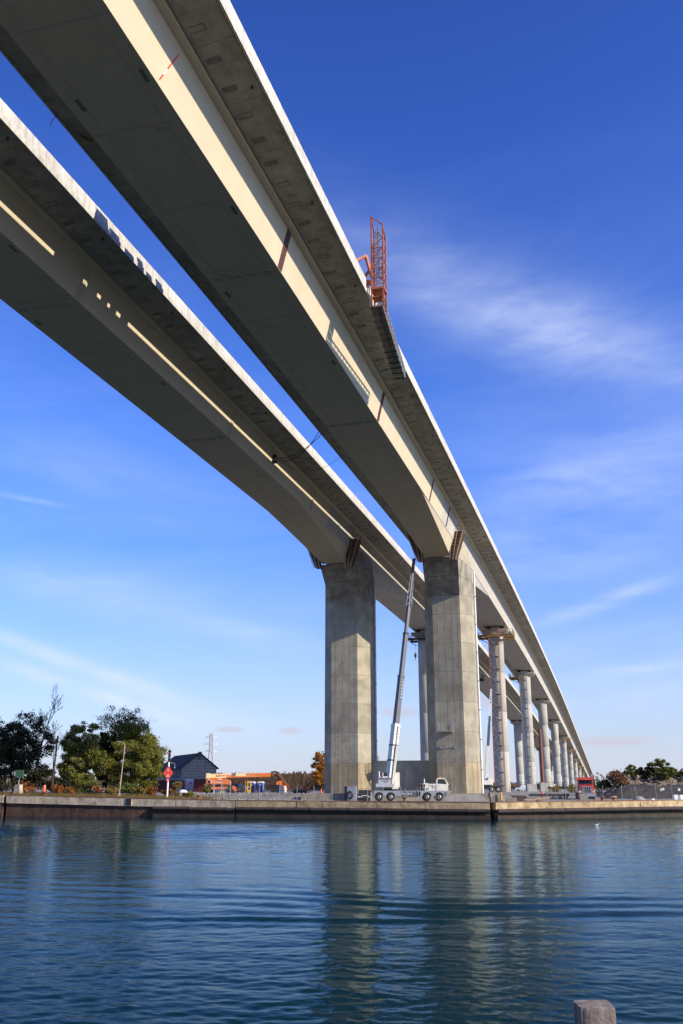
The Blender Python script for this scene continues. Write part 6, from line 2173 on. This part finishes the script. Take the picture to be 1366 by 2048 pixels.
o['label'] = 'dry yellow grass along the top of the left quay wall'

# gravel bank stones below the boom lift
n = 2600
mb = MB()
for _ in range(n):
    x = rng.uniform(-27, 0)
    q = rng.uniform(3.0, 19)
    y = quay_y(x) + q
    z = zg(x, y)
    s = rng.uniform(0.04, 0.16) if rng.random() < 0.93 else rng.uniform(0.16, 0.35)
    c = [(x + s * a * rng.uniform(.7, 1.2), y + s * b * rng.uniform(.7, 1.2), z + s * 0.6 * c_ * rng.uniform(.7, 1.2)) for a, b, c_ in ((1, 0, 0), (-1, 0, 0), (0, 1, 0), (0, -1, 0), (0, 0, 1), (0, 0, -1))]
    mb.add(c, [(0, 2, 4), (2, 1, 4), (1, 3, 4), (3, 0, 4), (2, 0, 5), (1, 2, 5), (3, 1, 5), (0, 3, 5)])
o = link('gravel', mb.mesh('gravel', M['gravel']))
o['kind'] = 'stuff'
o['label'] = 'pale gravel on the bank above the quay'

# far bare wood along the horizon
v, f = [], []


def far_wood(px0, px1, Y0, Y1, ytop0, ytop1, count):
    cen, hu, hv = [], [], []
    for _ in range(count):
        px = rng.uniform(px0, px1)
        Y = rng.uniform(Y0, Y1)
        x = gx(px, Y)
        H = gz(rng.uniform(ytop0, ytop1), Y) - 1.0
        w_ = H * rng.uniform(0.20, 0.40)
        k = 46
        zz = rng.random(k) ** 0.8
        env = np.sin(np.clip(zz, 0.02, 0.98) * math.pi) ** 0.6
        pts = np.stack([x + rng.normal(0, 0.5, k) * w_ * env, Y + rng.normal(0, 0.5, k) * w_ * env, 1.0 + H * (0.1 + 0.9 * zz)], 1)
        d = np.stack([rng.normal(0, 0.35, k), rng.normal(0, 0.2, k), np.ones(k)], 1)
        d /= np.linalg.norm(d, axis=1, keepdims=True)
        s = np.cross(d, np.array([0, 1.0, 0]))
        s /= np.linalg.norm(s, axis=1, keepdims=True)
        cen.append(pts)
        hu.append(s * (0.16 + 0.10 * rng.random((k, 1))) * Y0 / 420)
        hv.append(d * H * 0.13)
        cen.append(np.array([[x, Y, 1.0 + H * 0.4]]))
        hu.append(np.array([[0.16 * Y0 / 420, 0, 0]]))
        hv.append(np.array([[0, 0, H * 0.45]]))
    return np.concatenate(cen), np.concatenate(hu), np.concatenate(hv)


parts_ = [far_wood(425, 660, 430, 520, 1547, 1558, 330), far_wood(560, 640, 420, 440, 1543, 1552, 14), far_wood(430, 490, 400, 430, 1549, 1556, 50),
          far_wood(660, 1330, 900, 1300, 1564, 1570, 420), far_wood(-400, 430, 500, 640, 1548, 1562, 330), far_wood(1330, 2000, 500, 800, 1555, 1568, 160)]
me = quads_mesh('distant_wood', np.concatenate([p[0] for p in parts_]), np.concatenate([p[1] for p in parts_]), np.concatenate([p[2] for p in parts_]), M['woods'])
o = link('distant_wood', me)
o['kind'] = 'stuff'
o['label'] = 'far brown leafless wood along the horizon'


# rubble bank on the right
def mound(name, x0, x1, y0, y1, hfun, mt, nx=90, ny=40, rough=0.5):
    mb = MB()
    P_ = []
    from mathutils import noise
    for i in range(nx + 1):
        for j in range(ny + 1):
            x = x0 + (x1 - x0) * i / nx
            x += 0.27 * (y0 + (y1 - y0) * j / ny - y0)
            y = y0 + (y1 - y0) * j / ny
            h = hfun(i / nx, j / ny, x, y)
            nz = noise.fractal(Vector((x * 0.35, y * 0.35, 3.1)), 1.0, 2.2, 5) * rough * min(1, h * 0.8)
            mb.v.append((x, y, zg(x, y) - 0.15 + max(0, h + nz)))
    for i in range(nx):
        for j in range(ny):
            a = i * (ny + 1) + j
            mb.f.append((a, a + ny + 1, a + ny + 2, a + 1))
    return structure(name, mb, mt)


def smooth(a, b, x):
    t_ = min(1, max(0, (x - a) / (b - a)))
    return t_ * t_ * (3 - 2 * t_)


mound('soil_bank', 44.5, 150, 168, 215, lambda u, v, x, y: 2.3 * smooth(0.0, 0.16, v) * smooth(0.0, 0.06, u), M['soil'])
mound('rubble_bank', 50, 150, 181, 218, lambda u, v, x, y: (2.2 + 2.2 * smooth(0.0, 0.05, u) * (0.8 + 0.35 * math.sin(x * 0.5) * math.sin(x * 0.23 + 1)) * smooth(0.0, 0.18, v)) * smooth(0.0, 0.03, u) * smooth(-0.02, 0.03, v), M['rubble'], rough=1.1)
mb = MB()
random.seed(8)
for _ in range(900):
    x = rng.uniform(50, 100)
    q = rng.random()
    y = rng.uniform(174, 190)
    zb = zg(x, y) + (2.0 if y < 181 else 2.6 + 1.9 * smooth(181, 188, y)) * smooth(49, 53, x) * (smooth(171, 178, y))
    s = rng.uniform(0.08, 0.26) if rng.random() < 0.85 else rng.uniform(0.26, 0.6)
    c = [(x + s * a * rng.uniform(.6, 1.3), y + s * b * rng.uniform(.6, 1.3), zb + s * 0.8 * c_ * rng.uniform(.6, 1.3)) for a, b, c_ in ((1, 0.3, 0.2), (-1, -0.2, 0), (0.2, 1, 0), (0, -1, 0.3), (0.2, 0, 1), (0, 0.2, -1))]
    mb.add(c, [(0, 2, 4), (2, 1, 4), (1, 3, 4), (3, 0, 4), (2, 0, 5), (1, 2, 5), (3, 1, 5), (0, 3, 5)])
o = link('rubble', mb.mesh('rubble', M['rock']))
o['kind'] = 'stuff'
o['label'] = 'broken concrete lumps scattered over the rubble bank'
o = link('gravel_pile', MB().lathe([(1.0, 0), (0.85, 0.25), (0.5, 0.5), (0.1, 0.62)], n=16).mesh('gravel_pile', M['gravel'], 60), None, spot(1276, 155))
tag(o, 'small grey gravel pile at the foot of the leaning fence post', 'gravel pile')

BG = 'bushes on top of the rubble bank'
random.seed(14)
for px, Y, w_, ytop, lab, leaf, n, nm in (
        (1269, 196, 26, 1530, 'slim bushy young tree on the rubble bank left of the dark bush', 'leafbush', 1500, 'young_tree'),
        (1300, 195, 26, 1528, 'dark green bush on the rubble bank left of the tallest one', 'leafdark', 1500, 'young_tree'),
        (1326, 194, 34, 1517, 'tallest bright green young tree on the rubble bank', 'leafbush', 2600, 'young_tree'),
        (1352, 196, 24, 1536, 'brownish bush on the rubble bank near the edge of the view', 'leafyellow', 800, 'young_tree'),
        (1283, 198, 26, 1538, 'low dark bush between the slim tree and the dark bush', 'leafdark', 1000, 'young_tree'),
        (1376, 195, 24, 1536, 'bush on the rubble bank just outside the view', 'leafbush', 800, 'young_tree'),
        (1197, 190, 20, 1544, 'thin yellowing sapling just right of the red truck', 'leafyellow', 340, 'young_tree'),
        (1254, 197, 22, 1540, 'small green bush at the left end of the rubble bank crest', 'leafyellow', 600, 'young_tree')):
    x = gx(px, Y)
    zb = 3.5 if px > 1240 else 1.0
    Y -= 9 if px > 1240 else 0
    zb = min(zb, gz(ytop, Y) - 2.0)
    tree(px, Y, ytop - 3, w_ * 1.45, lab, leaf, int(n * 2.2), name=nm, group=BG, crown_from=-0.15, size=0.14, k=16, base=zb)
for px, Y, w_, h_, lab, leaf, n in ((1236, 186, 62, 36, 'big rusty brown brush heap on the left end of the rubble bank', 'leafmix', 3600), (1212, 186, 34, 22, 'dark brush heap right of the red truck', 'leafdark', 900),
                                   (1250, 183, 36, 24, 'rusty brush spilling down the rubble bank', 'leafmix', 1400), (1320, 176, 60, 12, 'dry yellow grass patch at the foot of the rubble bank', 'leafyellow', 700),
                                   (1150, 205, 44, 16, 'scrubby weeds behind the flatbed trailer', 'leafyellow', 700), (1112, 206, 40, 14, 'low dry weeds behind the crumpled white board', 'leafyellow', 420)):
    zb = None if px in (1320, 1150, 1112) else 1.6
    shrub(px, Y, w_, h_, lab, leaf, n, 0.13, zb, 'brush', 'brush on the right hand ground')
